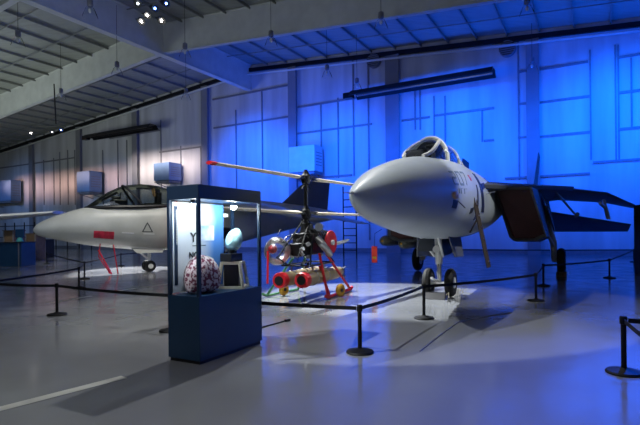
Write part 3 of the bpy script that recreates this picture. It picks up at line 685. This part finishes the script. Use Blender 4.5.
# ------------------------------------------------------------ centre: coaxial drone helicopter
QA = math.radians(68); QO = Vector((-.32, 11.3, 0))
qh = thing('drone_helicopter', 'small open-frame coaxial rotor helicopter on red and green skids', 'helicopter', QO, QA)
m = MB(); m.tube([(0, 0, 1.5), (0, 0, 2.98)], [.055, .045], 12); m.build('rotor_mast', M_blackmetal, qh)
UP, LO = 2.82, 2.0
ang = math.atan2(-2.5, -1.7) - QA   # the blade that reaches towards the camera
def rotor(z, a, nm):
    t_ = MB(); t_.lathe([(.05, -.16), (.1, -.12), (.12, -.03), (.12, .06), (.07, .12), (.04, .2)], 16, c=(0, 0, z))
    for k in range(2):
        d = Vector((math.cos(a + k * PI), math.sin(a + k * PI), 0)); t_.beam(Vector((0, 0, z)) + d * .05, Vector((0, 0, z)) + d * .42, .09, .07)
        sd = Vector((-d.y, d.x, 0)); t_.tube([Vector((0, 0, z - .25)) + sd * .12, Vector((0, 0, z)) + d * .2 + sd * .1], .014, 6)
    hub = t_.build('rotor_hub', M_blackmetal, qh)
    for k in range(2):
        aa = a + k * PI; d = Vector((math.cos(aa), math.sin(aa), 0)); sd = Vector((-d.y, d.x, 0))
        mb = MB(); o = Vector((0, 0, z))
        dr = .02
        mb.foil(o + d * .35 - sd * .06, o + d * .35 + sd * .14, o + d * 3.03 - sd * .05 + Vector((0, 0, dr)), o + d * 3.03 + sd * .1 + Vector((0, 0, dr)), .085, .06, 10, Vector((0, 0, 1)))
        bl = mb.build('rotor_blade', M_blade, qh)
        mb = MB(); mb.foil(o + d * 2.9 - sd * .055 + Vector((0, 0, dr)), o + d * 2.9 + sd * .11 + Vector((0, 0, dr)), o + d * 3.05 - sd * .055 + Vector((0, 0, dr)), o + d * 3.05 + sd * .11 + Vector((0, 0, dr)), .075, .07, 2)
        mb.build('blade_tip', M_red, bl)
rotor(UP, ang, 'upper'); rotor(LO, ang, 'lower')
# engine and gearbox cluster
m = MB(); m.box((.1, 0, 1.28), (.7, .5, .5)); m.cyl((.05, 0, 1.62), (0, 0, 1), .2, .3, 20, .13); m.box((-.35, .02, 1.15), (.3, .4, .3)); m.build('gearbox', M_blackmetal, qh, False, .03)
m = MB(); m.cyl((.3, -.1, 1.42), (1, 0, 0), .2, .7, 20, .16); m.cyl((.75, -.1, 1.42), (1, 0, 0), .13, .3, 20, .18)
for k in range(5): m.ring((.0 + .14 * k, -.1, 1.42), (1, 0, 0), .205, .014, 22, 6)
m.build('turbine_engine', M_dark, qh)
m = MB(); m.tube([(-.1, -.32, 1.42), (-.12, -.42, 1.3), (.02, -.5, 1.14), (.2, -.52, 1.02)], [.08, .09, .085, .075], 14); m.build('exhaust_pipe', M_steel, qh)
m = MB(); m.cyl((.15, -.28, 1.68), (1, .2, .1), .1, .26, 16, .07); m.build('oil_tank', M_steel, qh)
m = MB(); m.cyl((.30, -.50, 1.30), (-.12, -1, 0), .27, .05, 32); m.ring((.30, -.50, 1.30), (-.12, -1, 0), .26, .025, 32, 8); rd = m.build('red_cover_disc', M_red, qh)
m = MB(); m.cyl((.295, -.54, 1.30), (-.12, -1, 0), .06, .07, 16); m.build('disc_knob', M_white, rd)
m = MB(); rnd = random.Random(3)
for k in range(26):
    p = Vector((rnd.uniform(-.75, .5), rnd.uniform(-.3, .42), rnd.uniform(.98, 1.55)))
    q = p + Vector((rnd.uniform(-.25, .25), rnd.uniform(-.2, .2), rnd.uniform(-.15, .15)))
    m.tube([p, (p + q) / 2 + Vector((0, 0, rnd.uniform(-.05, .08))), q], rnd.uniform(.008, .02), 6)
m.build('wiring_harness', M_dark, qh)
m = MB()
for k in range(34):
    p = Vector((rnd.uniform(-.8, .45), rnd.uniform(-.33, .4), rnd.uniform(.95, 1.55)))
    m.cyl(p, (rnd.uniform(-1, 1), rnd.uniform(-1, 1), rnd.uniform(-1, 1)), rnd.uniform(.02, .05), rnd.uniform(.04, .12), 10)
m.build('pipe_fittings', M_steel, qh)
m = MB()
for (a, b) in (((-.9, .3, 1.0), (0, .1, 1.8)), ((-.8, -.15, 1.0), (-.05, -.08, 1.75)), ((.9, 0, 1.15), (.1, 0, 1.7)), ((-.95, .3, 1.0), (-.4, .3, .8)), ((-.6, .35, .8), (.9, .35, .8)), ((-.6, -.35, .8), (.9, -.35, .8)), ((-.6, -.35, .8), (-.6, .35, .8)), ((.9, -.35, .8), (.9, .35, .8)), ((.9, -.35, .8), (.8, 0, 1.25)), ((-.6, -.35, .8), (-.2, -.2, 1.2)), ((-.6, .35, .8), (-.2, .2, 1.2))):
    m.tube([a, b], .02, 8)
m.build('tube_frame', M_blackmetal, qh)
m = MB(); m.sphere((-.72, .4, 1.13), .31, 28, 18, (.9, 1, 1)); bb = m.build('clear_bubble', M_bubble, qh)
m = MB(); m.ring((-.72, .4, 1.13), (-.6, -.8, 0), .31, .012, 32, 6); m.build('bubble_rim', M_steel, bb)
m = MB(); m.sphere((-.85, .45, 1.18), .1, 16, 10); m.build('bubble_core', M_red, bb)
m = MB(); m.beam((-.98, .5, 1.15), (-.98, .52, .42), .05, .012, Vector((1, 0, 0))); m.build('hanging_tag', M_red, qh, False)
m = MB(); m.tube([(.55, -.35, 1.25), (1.0, -.5, 1.28), (1.25, -.62, 1.34)], [.05, .045, .03], 10); m.build('tail_boom', M_steel, qh)
m = MB(); m.box((.75, -.1, 1.25), (.5, .45, .35)); m.build('electronics_box', M_dark, qh, False, .03)
# skids: near one red, far one green
for (y, mt, ty) in ((-.55, M_red, -.28), (.78, M_green, .3)):
    m = MB()
    if y < 0:
        legs = [((-.05, y, .05), (.1, ty, 1.05)), ((1.55, y, .05), (.55, ty, 1.02)), ((.05, y, .05), (.12, ty, .75))]
        m.tube([(-.2, y, .09), (-.1, y, .045), (1.6, y, .045), (1.7, y, .09)], .04, 10)
    else:
        legs = [((-.15, y + .2, .05), (-.1, ty, .95)), ((1.2, y, .05), (.6, ty, .95))]
        m.tube([(-.3, y + .25, .09), (-.2, y + .2, .04), (1.2, y, .04)], .03, 10)
    sk = m.build('skid', mt, qh)
    for (a, b) in legs:
        mb = MB(); mb.tube([a, b], .032, 10); mb.build('skid_leg', mt, sk)
for (x, y) in ((.43, -.68), (.15, .68)):
    m = MB(); m.ring((x, y, .16), (.3, 1, 0), .1, .055, 22, 8); m.cyl((x, y, .16), (.3, 1, 0), .1, .07, 18); wl = m.build('ground_wheel', M_yellow, qh)
    m = MB(); m.cyl((x, y, .16), (.3, 1, 0), .04, .12, 12); m.build('wheel_axle', M_dark, wl)
# torpedoes slung beneath, each a thing
for (y, sx, l) in ((.22, -.98, 'left tan torpedo with red nose ring slung under the drone helicopter'), (-.24, -.82, 'right tan torpedo with red nose ring slung under the drone helicopter')):
    c = QO + Vector((math.cos(QA) * sx - math.sin(QA) * y, math.sin(QA) * sx + math.cos(QA) * y, .50))
    t = thing('torpedo', l, 'torpedo', c, QA, 'torpedoes under the drone helicopter')
    MY = Matrix.Rotation(PI / 2, 3, 'Y')
    m = MB(); m.lathe([(.12, .12), (.15, .0), (.16, .1), (.162, .4), (.162, 2.1), (.12, 2.45), (.05, 2.6)], 24, MY); m.build('torpedo_body', M_tan, t)
    m = MB(); m.lathe([(.105, -.03), (.155, -.04), (.172, -.01), (.175, .14), (.168, .15), (.13, .12), (.105, .05)], 28, MY); m.build('nose_ring', M_red, t)
    m = MB(); m.cyl((-.035, 0, 0), (1, 0, 0), .10, .04, 20); m.build('nose_face', M_dark, t)
    for xx in (.6, 1.3):
        m = MB(); m.ring((xx, 0, 0), (1, 0, 0), .166, .012, 24, 6); m.beam((xx, 0, .16), (xx, 0, .32), .04, .03, Vector((1, 0, 0))); m.build('suspension_band', M_steel, t, False)
    m = MB()
    for k in range(4):
        a = k * PI / 2 + PI / 4; m.prism([(2.2, .1 * math.cos(a), .1 * math.sin(a)), (2.4, .2 * math.cos(a), .2 * math.sin(a)), (2.55, .2 * math.cos(a), .2 * math.sin(a)), (2.55, .05 * math.cos(a), .05 * math.sin(a))], (0, -.01 * math.sin(a), .01 * math.cos(a)))
    m.build('tail_fins', M_steel, t, False)
# warning streamer hanging from a missile fin of the fighter
p = P(374.5, 238, 14.6); q = P(374.5, 263, 14.6)
t = thing('warning_streamer', 'orange-red streamer hanging between the drone helicopter and fighter', 'streamer', q)
m = MB(); m.tube([(0, 0, .5), (.02, 0, .9), (.25, .2, 1.02)], .008, 6); m.build('cord', M_dark, t)
m = MB(); m.box((0, 0, .26), (.17, .012, .50)); b_ = m.build('ribbon', mat('orange_red_cloth', rgb(235, 60, 40), .6), t, False)
m = MB(); m.box((0, -.008, .16), (.12, .004, .08)); m.build('ribbon_patch', M_yellow, b_, False)

# ------------------------------------------------------------ glass display case
pm, pl, pr = G(200, 365.3), G(170.8, 359.4), G(262.3, 343)
e1 = (pr - pm).normalized(); e2 = Vector((-e1.y, e1.x, 0))
Lc = (pr - pm).length; Dc = abs((pl - pm).dot(e2)); ca = math.atan2(e1.y, e1.x)
dc = thing('display_case', 'tall navy museum display case with glass top half', 'display case', pm, ca)
HB, HT, HG = .80, 2.13, 1.96
m = MB(); m.box((Lc / 2, Dc / 2, .42), (Lc, Dc, .76)); m.build('cabinet_base', M_navy, dc, False, .006)
m = MB(); m.box((Lc / 2, Dc / 2, .02), (Lc - .04, Dc - .04, .04)); m.build('plinth', M_dark, dc, False)
m = MB(); m.box((Lc / 2, Dc / 2, (HT + HG) / 2), (Lc, Dc, HT - HG)); m.build('header', M_navy2, dc, False, .006)
for (x, y) in ((.02, .02), (Lc - .02, .02), (.02, Dc - .02), (Lc - .02, Dc - .02)):
    m = MB(); m.box((x, y, (HB + HG) / 2), (.04, .04, HG - HB)); m.build('corner_post', M_navy2, dc, False)
zc, zh = (HB + HG) / 2, HG - HB - .004
for (c, d) in (((Lc / 2, .012, zc), (Lc - .08, .008, zh)), ((Lc / 2, Dc - .012, zc), (Lc - .08, .008, zh)), ((.012, Dc / 2, zc), (.008, Dc - .08, zh)), ((Lc - .012, Dc / 2, zc), (.008, Dc - .08, zh))):
    m = MB(); m.box(c, d); m.build('glass_pane', M_glass, dc, False)
# graphic panel along part of the back glass: white lower left, blue wash top
M_panel = mat('graphic_print', rgb(70, 120, 190), .5, col2=rgb(214, 222, 232), scale=1.1)
nt = M_panel.node_tree; cr = [n for n in nt.nodes if n.type == 'VALTORGB'][0]
gp = nt.nodes.new('ShaderNodeSeparateXYZ'); tcn = [n for n in nt.nodes if n.type == 'TEX_COORD'][0]
nt.links.new(tcn.outputs['Object'], gp.inputs[0])
ma = nt.nodes.new('ShaderNodeMapRange'); ma.inputs['From Min'].default_value = .95; ma.inputs['From Max'].default_value = .35; ma.inputs['To Min'].default_value = .25; ma.inputs['To Max'].default_value = .75
nt.links.new(gp.outputs['X'], ma.inputs[0])
nzn = [n for n in nt.nodes if n.type == 'TEX_NOISE'][0]; ad = nt.nodes.new('ShaderNodeMath'); ad.operation = 'MULTIPLY_ADD'; ad.inputs[1].default_value = .35
nt.links.new(nzn.outputs['Fac'], ad.inputs[0]); nt.links.new(ma.outputs[0], ad.inputs[2])
sb = nt.nodes.new('ShaderNodeMath'); sb.operation = 'SUBTRACT'; sb.inputs[1].default_value = .17
nt.links.new(ad.outputs[0], sb.inputs[0]); nt.links.new(sb.outputs[0], cr.inputs['Fac'])
PX0, PX1 = .05, Lc * .80
m = MB(); m.box(((PX0 + PX1) / 2, Dc - .035, 1.38), (PX1 - PX0, .02, 1.12))
gpn = thing('graphic_panel', 'pale blue and white exhibit panel standing inside the display case', 'exhibit panel', mw(dc) @ Vector((0, 0, 0)), ca)
m.build('panel_board', M_panel, gpn, False)
yp = Dc - .047
m = MB(); m.box((PX0 + .05, yp, 1.40), (.055, .004, .98)); stp = m.build('dark_strip', M_navy2, gpn, False)
m = MB()
for k in range(22): m.box((PX0 + .062, yp - .003, 1.42 + .02 * k), (.022, .003, .010))
m.build('strip_lettering', M_white, stp, False)
RT = Matrix.Rotation(PI / 2, 4, 'X')
text_mesh('Y', .17, 'panel_lettering', M_ink, gpn, Matrix.Translation((PX0 + .30, yp - .003, 1.44)) @ RT)
text_mesh('NO', .11, 'panel_lettering', M_ink, gpn, Matrix.Translation((PX0 + .27, yp - .003, 1.23)) @ RT)
m = MB(); m.box((PX0 + .46, yp - .002, 1.39), (.25, .002, .008)); m.build('panel_rule', M_ink, gpn, False)
m = MB(); m.box((PX0 + .6, yp - .002, 1.55), (.3, .003, .2)); m.build('photo_print', mat('sky_photo', rgb(120, 160, 215), .5, col2=rgb(220, 226, 235), scale=5), gpn, False)
def cw(x, y, z): return mw(dc) @ Vector((x, y, z))
# pyramidal stand
tx, ty_ = Lc * .74, Dc * .48
st = thing('exhibit_stand', 'cream open-frame tapered stand inside the display case', 'stand', cw(tx, ty_, HB), ca + .45)
bt, tp, hh = .172, .12, .36
mb = MB()
bc = [(-bt, -bt), (bt, -bt), (bt, bt), (-bt, bt)]; tcn_ = [(-tp, -tp), (tp, -tp), (tp, tp), (-tp, tp)]
for i in range(4):
    j = (i + 1) % 4
    m = MB(); m.beam((bc[i][0], bc[i][1], .0), (tcn_[i][0], tcn_[i][1], hh), .035, .035); m.build('leg', M_cream, st, False)
    m = MB(); m.beam((bc[i][0], bc[i][1], .02), (bc[j][0], bc[j][1], .02), .03, .035); m.build('bottom_rail', M_cream, st, False)
    m = MB(); m.beam((tcn_[i][0], tcn_[i][1], hh - .015), (tcn_[j][0], tcn_[j][1], hh - .015), .03, .035); m.build('top_rail', M_cream, st, False)
m = MB(); m.box((0, 0, .17), (.2, .2, .3)); m.build('inner_block', M_dark, st, False)
bk = thing('display_block', 'black block on top of the cream stand in the display case', 'block', cw(tx - .03, ty_, HB + hh + .004), ca)
m = MB(); m.box((0, 0, .055), (.24, .2, .11)); m.build('block_body', M_dark, bk, False, .01)
m = MB(); m.cyl((0, 0, .13), (0, 0, 1), .05, .05, 16); m.build('block_neck', M_dark, bk)
hm = thing('visor_exhibit', 'pale translucent curved visor tilted on the black block in the case', 'visor', cw(tx - .03, ty_, HB + hh + .16), ca)
VL = Loft([(-.10, 0, .13, .06, .10, .10, 2), (-.06, 0, .13, .10, .15, .13, 2.1), (0, 0, .14, .11, .18, .15, 2.2), (.06, 0, .13, .10, .15, .13, 2.1), (.10, 0, .13, .06, .10, .10, 2)])
m = MB(); m.loft(VL, [-.10, -.08, -.06, -.03, 0, .03, .06, .08, .10], 24)
Mt = Matrix.Rotation(math.radians(24), 4, 'Y'); m.v = [Mt @ p for p in m.v]
m.build('visor_shell', mat('milky_glass', rgb(170, 214, 222), .15, var=.25, scale=14), hm)
m = MB(); m.ring((.03, 0, .03), (.3, 0, 1), .075, .012, 20, 6); m.build('visor_rim', M_steel, hm)
M_mott = mat('mottled_reflection', rgb(110, 48, 72), .8, col2=rgb(206, 190, 194), scale=26, thresh=.49)  # mottled colour and mound below stand in for a reflection in the glass
cs = thing('reflection_mound', 'rounded white mound with dark maroon blotches, modelled for a glass reflection in the display case', 'reflection stand-in', cw(Lc * .27, Dc * .50, HB), ca)
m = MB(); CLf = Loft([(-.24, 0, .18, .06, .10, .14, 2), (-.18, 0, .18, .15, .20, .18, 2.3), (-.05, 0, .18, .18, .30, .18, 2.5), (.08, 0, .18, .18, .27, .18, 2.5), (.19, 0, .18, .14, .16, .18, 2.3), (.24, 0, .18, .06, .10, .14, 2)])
m.loft(CLf, [-.24, -.21, -.18, -.12, -.05, .015, .08, .13, .19, .215, .24], 28); m.build('mound_body', M_mott, cs)
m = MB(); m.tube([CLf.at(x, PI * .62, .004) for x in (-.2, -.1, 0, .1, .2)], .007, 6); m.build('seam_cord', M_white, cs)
# caption card on the glass and the two little lamps
cc = single('caption_card', MB().box(cw(Lc * .84, Dc - .03, 1.80), (.13, .01, .05), ca), M_white, 'small white caption card on the glass near the case lamp', 'card', cw(Lc * .84, Dc - .03, 1.80), smooth=False)
E_case = emit('case_lamp', (.9, 1, .96), 90)
for (x, y, l) in ((Lc * .68, .16, 'bright round lamp glowing inside the display case'), (Lc * .10, .2, 'smaller lamp inside the display case by the corner post')):
    t = thing('case_lamp', l, 'lamp', cw(x, y, HG - .001), ca, 'lamps inside the display case')
    m = MB(); m.lathe([(.03, 0), (.035, -.03), (.045, -.05), (.04, -.05), (.02, -.03)], 16); m.build('lamp_housing', M_steel, t)
    m = MB(); m.sphere((0, 0, -.055), .042 if x > .3 else .03, 14, 10); m.build('bulb', E_case, t)

# ------------------------------------------------------------ barrier posts and belts
SH = .61
post0 = None
PB_ = 'black barrier posts with flat round bases'
def post(p, label):
    global post0
    if post0 is None:
        t = thing('barrier_post', label, 'barrier post', p, 0, PB_)
        m = MB(); m.lathe([(.175, 0), (.178, .012), (.165, .028), (.09, .04), (.045, .055), (.03, .06)], 36); m.build('base', M_post, t)
        m = MB(); m.cyl((0, 0, .30), (0, 0, 1), .027, .50, 18); m.build('pole', M_post, t)
        m = MB(); m.lathe([(.027, .525), (.038, .53), (.038, .60), (.03, .612), (.01, .613)], 20); m.build('belt_cassette', M_post, t)
        post0 = t
    else:
        t = dup(post0); t.location = p; t['label'] = label
    return Vector(p)
def belt(a, b, label, sag=.02):
    a, b = Vector(a), Vector(b); d = (b - a).normalized(); a = a + d * .045; b = b - d * .045; m = MB(); n = 10; vs = []
    sdir = Vector((-d.y, d.x, 0)) * .0015
    for i in range(n + 1):
        f = i / n; p = a.lerp(b, f); z = .565 - 4 * sag * f * (1 - f)
        for (s, dz) in ((-1, -.025), (1, -.025), (1, .025), (-1, .025)): vs.append(Vector((p.x, p.y, z + dz)) + sdir * s)
    fs = [(0, 1, 2, 3), tuple(range(4 * n, 4 * n + 4))[::-1]]
    for i in range(n):
        for k in range(4): fs.append((4 * i + k, 4 * i + (k + 1) % 4, 4 * i + 4 + (k + 1) % 4, 4 * i + 4 + k))
    m.add(vs, fs); single('barrier_belt', m, M_post, label, 'barrier belt', (a + b) / 2 + Vector((0, 0, .565)), 'black retractable barrier belts', smooth=False)
q0 = post((-7.05, 10.0, 0), 'black barrier post just beyond the left edge of the photo')
q1 = post(G(57, 315), 'black barrier post on the open floor at the far left front')
q9 = post(G(170.5, 331), 'black barrier post half hidden behind the left edge of the display case')
q2 = post(G(360, 352.5), 'black barrier post in the centre foreground right of the display case')
q3 = post(G(424, 318.5), 'black barrier post just in front of the fighter nose wheels')
q4 = post(G(536, 301), 'black barrier post on the bright floor edge under the fighter intake')
q5 = post(G(543.5, 286), 'black barrier post directly behind another, below the fighter intake')
q6 = post(G(609.5, 278), 'black barrier post on the dark floor under the wing tip')
q7 = post(G(624, 373), 'nearest black barrier post at the right edge of the photo')
q8 = post(G(79, 288), 'black barrier post left of the red streamers of the pale jet')
q10 = post(G(84.5, 279), 'black barrier post right behind another, beside the red streamers')
q11 = post(G(121, 266), 'black barrier post in the distance under the pale jet belly')
q12 = post(G(634, 262), 'farthest black barrier post at the right, near the blue wall')
q13 = post(G(47, 264), 'distant black barrier post below the nose tip of the pale jet')
q14 = post((5.2, 25.5, 0), 'distant black barrier post hidden behind the fighter nose gear')
q15 = post((5.0, 4.7, 0), 'black barrier post beyond the right edge of the photo')
q16 = post((2.25, 2.55, 0), 'black barrier post close to the camera beyond the right edge')
q17 = post(G(172, 258), 'distant black barrier post behind the display case')
for (a, b, l) in ((q0, q1, 'belt from the left edge to the front left post'), (q1, q9, 'belt from the front left post to behind the display case'), (q9, q2, 'belt from behind the display case to the centre post'),
                  (q2, q3, 'belt from the centre post to the post before the nose wheels'), (q3, q4, 'belt from the nose wheels to the post under the intake'), (q4, q5, 'short belt between the two posts under the fighter intake'),
                  (q5, q6, 'belt running under the fighter wing at the right'), (q6, q12, 'belt from the wing tip post to the farthest right post'), (q12, q14, 'distant belt in front of the blue wall'),
                  (q7, q15, 'belt leaving the frame from the nearest right post'), (q7, q16, 'belt slanting down towards the camera from the nearest right post'),
                  (q0, q8, 'belt from the left edge to the post by the red streamers'), (q8, q10, 'short belt between two posts by the red streamers'), (q10, q11, 'belt under the belly of the pale jet'),
                  (q13, q10, 'belt below the nose tip of the pale jet'), (q11, q17, 'distant belt behind the display case')):
    belt(a, b, l)

# ------------------------------------------------------------ cable on the floor
m = MB(); m.tube([G(258, 328.5, .012), G(266, 326, .012), G(276, 323.5, .012), G(286, 320.5, .012)], .012, 6)
pz = G(286, 320.5, .022)
single('power_cable', m, M_dark, 'short black cable lying on the floor right of the display case', 'cable', G(272, 325))
pgk = single('cable_plug', MB().box(G(287.5, 320.2, .022), (.1, .05, .04), 0.9), M_dark, 'small black plug at the end of the floor cable', 'plug', G(287.5, 320.2), smooth=False)
m = MB(); m.tube([G(420, 351, .006), G(440, 335, .006), G(459, 321.5, .006), G(490, 315.5, .006), G(512, 312.5, .006)], .008, 6)
single('floor_cable', m, M_girt, 'thin grey cable lying bent on the bright floor before the fighter', 'cable', G(459, 321.5))

# ------------------------------------------------------------ things far left and right
t = thing('parked_aircraft', 'white straight wing of another aircraft at the far left', 'aircraft', (-19.5, 27, 0), 0)
m = MB(); a_, b_ = P(-60, 219, 26), P(52, 213.5, 26)
a_ -= t.location; b_ -= t.location
m.foil(a_ + Vector((0, 0, -.1)), a_ + Vector((0, 2.0, 0)), b_ + Vector((0, 0, .05)), b_ + Vector((0, 1.6, .1)), .42, .22); m.build('wing', M_white, t)
m = MB(); m.tube([(-4.5, 0, 1.5), (-4.5, 3, 1.6), (-4.5, 6.5, 1.8)], [.6, .8, .35], 20); m.build('fuselage', M_white, t)
m = MB(); m.tube([(-.5, .9, 2.3), (-.5, .9, .3)], .05, 8); m.tube([(-4.5, .6, 1.0), (-4.5, .6, .3)], .06, 8); m.build('undercarriage_leg', M_blackmetal, t)
for p in ((-.5, .9, .26), (-4.5, .6, .26)):
    m = MB(); m.ring(p, (1, 0, 0), .18, .08, 18, 8); m.build('wheel', M_rubber, t)
def crate(x0, x1, yt, Y, d, mt, label, cat='crate', name='crate'):
    a, b = P(x0, yt, Y), P(x1, yt, Y); h = (a.z + b.z) / 2; c = (a + b) / 2; w = (b - a).length
    t = thing(name, label, cat, (c.x, c.y + d / 2, 0), 0)
    m = MB(); m.box((0, 0, h / 2), (w, d, h)); m.build('body', mt, t, False, .02)
    m = MB(); m.box((0, 0, h + .02), (w + .06, d + .06, .04)); m.build('top', M_dark if mt is not M_brown else M_brown, t, False)
    m = MB()
    for f in (-.42, .42): m.box((w * f, -d / 2 - .012, h / 2), (.05, .02, h * .98))
    m.build('edge_strip', M_girt, t, False)
crate(-8, 21, 243, 23.5, 1.2, M_navy, 'low navy counter at the left edge of the photo', 'counter', 'counter')
crate(3, 14, 231, 26.6, 1.0, M_brown, 'tan crate under the white wing at the far left')
crate(25, 36, 234, 29.2, 1.0, M_brown, 'brown crate left of and behind the jet nose tip')
crate(38, 46, 240, 32.0, 1.0, M_dark, 'dark low crate behind the jet nose tip')
t = thing('info_sign', 'small dark blue sign with a pale teal foot on the navy counter', 'sign', P(20, 243, 23.9) , 0)
t.location.z = P(6.5, 243, 23.5).z + .04
m = MB(); m.box((0, 0, .42), (.42, .06, .42)); m.build('sign_board', M_navy, t, False, .01)
m = MB(); m.lathe([(.16, 0), (.17, .04), (.1, .2), (.04, .22)], 16); m.build('sign_foot', M_teal, t)
# far guard rail standing before the wall on the left
for k, (x, l) in enumerate(((22, 'leftmost'), (46, 'middle'), (70, 'rightmost'))):
    pass
t = thing('guard_rail', 'long low dark guard rail standing before the left part of the wall', 'railing', B(-56, 30.5, 0), -BA)
m = MB(); m.tube([(-12, 0, 2.6), (12, 0, 2.6)], .05, 8); m.tube([(-12, 0, 1.3), (12, 0, 1.3)], .05, 8); m.build('rail', M_dark, t)
for k in range(13):
    m = MB(); m.tube([(-12 + 2 * k, 0, 0), (-12 + 2 * k, 0, 3.0)], .06, 8); m.build('rail_post', M_dark, t)
# kiosk at the right edge
c = G(645, 275)
t = thing('information_kiosk', 'dark narrow kiosk with a small lit spot at the right edge', 'kiosk', c, 0)
hk = 2.35
m = MB(); m.box((.05, 0, hk / 2), (.5, .5, hk)); m.build('kiosk_body', M_dark, t, False, .02)
m = MB(); m.cyl((-.17, -.26, 1.85), (0, 1, 0), .06, .03, 14); m.build('kiosk_light', E_dim, t)
m = MB(); m.box((.05, -.26, 1.2), (.36, .02, .5)); m.build('kiosk_screen', M_navy2, t, False)
# ladder rack / scaffold seen faintly before the blue wall
t = thing('access_ladder', 'thin dark access ladder against the blue wall beside the fighter nose', 'ladder', P(350, 240, 30) * 1, -BA)
t.location.z = 0
m = MB()
for x in (-.45, .45): m.beam((x, 0, 0), (x, 0, 4.4), .06, .06, Vector((1, 0, 0)))
m.build('ladder_rail', M_blackmetal, t, False)
for k in range(9):
    m = MB(); m.tube([(-.45, 0, .4 + .45 * k), (.45, 0, .4 + .45 * k)], .03, 6); m.build('rung', M_blackmetal, t)

# ------------------------------------------------------------ light
def spot(name, p, aim, col, power, size, blend=.3, rad=.15):
    l = bpy.data.lights.new(name, 'SPOT'); l.energy = power; l.color = col; l.spot_size = math.radians(size); l.spot_blend = blend; l.shadow_soft_size = rad
    o = bpy.data.objects.new(name, l); COL.objects.link(o); o.location = p
    o.rotation_euler = (Vector(aim) - Vector(p)).to_track_quat('-Z', 'Y').to_euler(); return o
def area(name, p, aim, col, power, sx, sy):
    l = bpy.data.lights.new(name, 'AREA'); l.shape = 'RECTANGLE'; l.size = sx; l.size_y = sy; l.energy = power; l.color = col
    o = bpy.data.objects.new(name, l); COL.objects.link(o); o.location = p
    o.rotation_euler = (Vector(aim) - Vector(p)).to_track_quat('-Z', 'Y').to_euler(); return o
def pt(name, p, col, power, rad=.05):
    l = bpy.data.lights.new(name, 'POINT'); l.energy = power; l.color = col; l.shadow_soft_size = rad
    o = bpy.data.objects.new(name, l); COL.objects.link(o); o.location = p; return o
BLUE = (.0, .115, 1.0)
for (r, h, pw) in ((-25.6, 6.5, 6500), (-17.5, 6.5, 5000), (-8, 7.5, 5000), (1, 7, 7000), (9.5, 6.5, 10000), (17, 6, 10000)):
    spot('blue_wash', B(r, 25.5, 11.0), B(r, WALL_N, h), BLUE, pw, 84, 1.0, .4)
area('blue_strip', B(-5, 27.5, 6.5), B(-5, WALL_N, 9.0), (0, .085, 1), 3300, 42, .5)
def wash(p, aim, col, pw, sx, sy, spread):
    o = area('warm_wash', p, aim, col, pw, sx, sy); o.data.spread = math.radians(spread); return o
wash(B(-36, 28.5, 9.4), B(-36, WALL_N, 7.8), (1, .84, .78), 150, 9, .3, 54)
wash(B(-52, 28.5, 8.4), B(-52, WALL_N, 7.2), (1, .60, .48), 130, 20, .3, 50)
spot('blue_left', B(-60, 24, 7), B(-60, WALL_N, 4), (.16, .38, 1), 800, 100, .8, .4)
spot('blue_left', B(-44, 24, 7), B(-44, WALL_N, 3), (.16, .38, 1), 700, 90, .8, .4)
spot('key_fighter', (-7.4, 4.5, 10.1), (1.2, 8.9, 0), (.92, .95, 1), 5400, 28.5, .12, .05)
spot('key_nose', (8.5, 5.5, 11.0), (3.4, 11.2, 1.5), (.95, .97, 1), 4600, 22, .5, .15)
spot('key_drone', (.8, 12.6, 11.6), (-1.0, 8.2, 0), (1, 1, .97), 2600, 54, .4, .08)
spot('pool_drone', (-3.6, 16.5, 10.5), (1.3, 11.7, 0), (.95, 1, 1), 20000, 27, .3, .06)
spot('key_pale_jet', (-4.0, 15.0, 11), (-7.6, 19.5, 1), (1, .98, .92), 2800, 46, .9, .15)
spot('pool_pale_jet', (-10.5, 28.0, 8.0), (-7.9, 20.2, 0), (1, 1, 1), 22000, 24, .3, .08)
spot('pool_left', (-15, 22, 10), (-16, 26.5, 1.8), (.9, .95, 1), 1500, 50, .5, .1)
spot('blue_pool', (9.0, 11.5, 11), (3.2, 4.3, 0), (0, .09, 1), 12000, 26, .9, .3)
area('ceiling_bounce', B(-42, 12, 4.5), B(-42, 16, 14), (.84, .95, .92), 1150, 14, 8)
area('ceiling_bounce', B(-14, 6, 5.5), B(-20, 16, 14), (.7, .82, 1), 330, 10, 8)
area('front_fill', (-3.5, 1.5, 9), (-2.5, 5, 0), (1, .98, .95), 170, 5, 4)
pt('case_light_a', cw(Lc * .68, .16, HG - .12), (.9, 1, .97), 17, .03)
pt('case_light_b', cw(Lc * .12, .2, HG - .12), (.85, .94, 1), 8, .03)

w = bpy.data.worlds.new('World'); sc.world = w; w.use_nodes = True
bg = w.node_tree.nodes['Background']; bg.inputs[0].default_value = (.36, .45, .62, 1); bg.inputs[1].default_value = .07

# ------------------------------------------------------------ camera
cd = bpy.data.cameras.new('camera'); cam = bpy.data.objects.new('camera', cd); COL.objects.link(cam); sc.camera = cam
cd.sensor_width = 36; cd.sensor_fit = 'HORIZONTAL'; cd.lens = 36 * F / 640; cd.shift_y = (CY - 212.5) / 640
cd.clip_start = .05; cd.clip_end = 300
cam.matrix_world = Matrix.Translation((0, 0, H)) @ Matrix.Rotation(PI / 2, 4, 'X') @ Matrix.Rotation(-ROLL, 4, 'Z')
sc.view_settings.view_transform = 'Standard'; sc.view_settings.look = 'None'; sc.view_settings.gamma = 1.0; sc.view_settings.exposure = 0.0
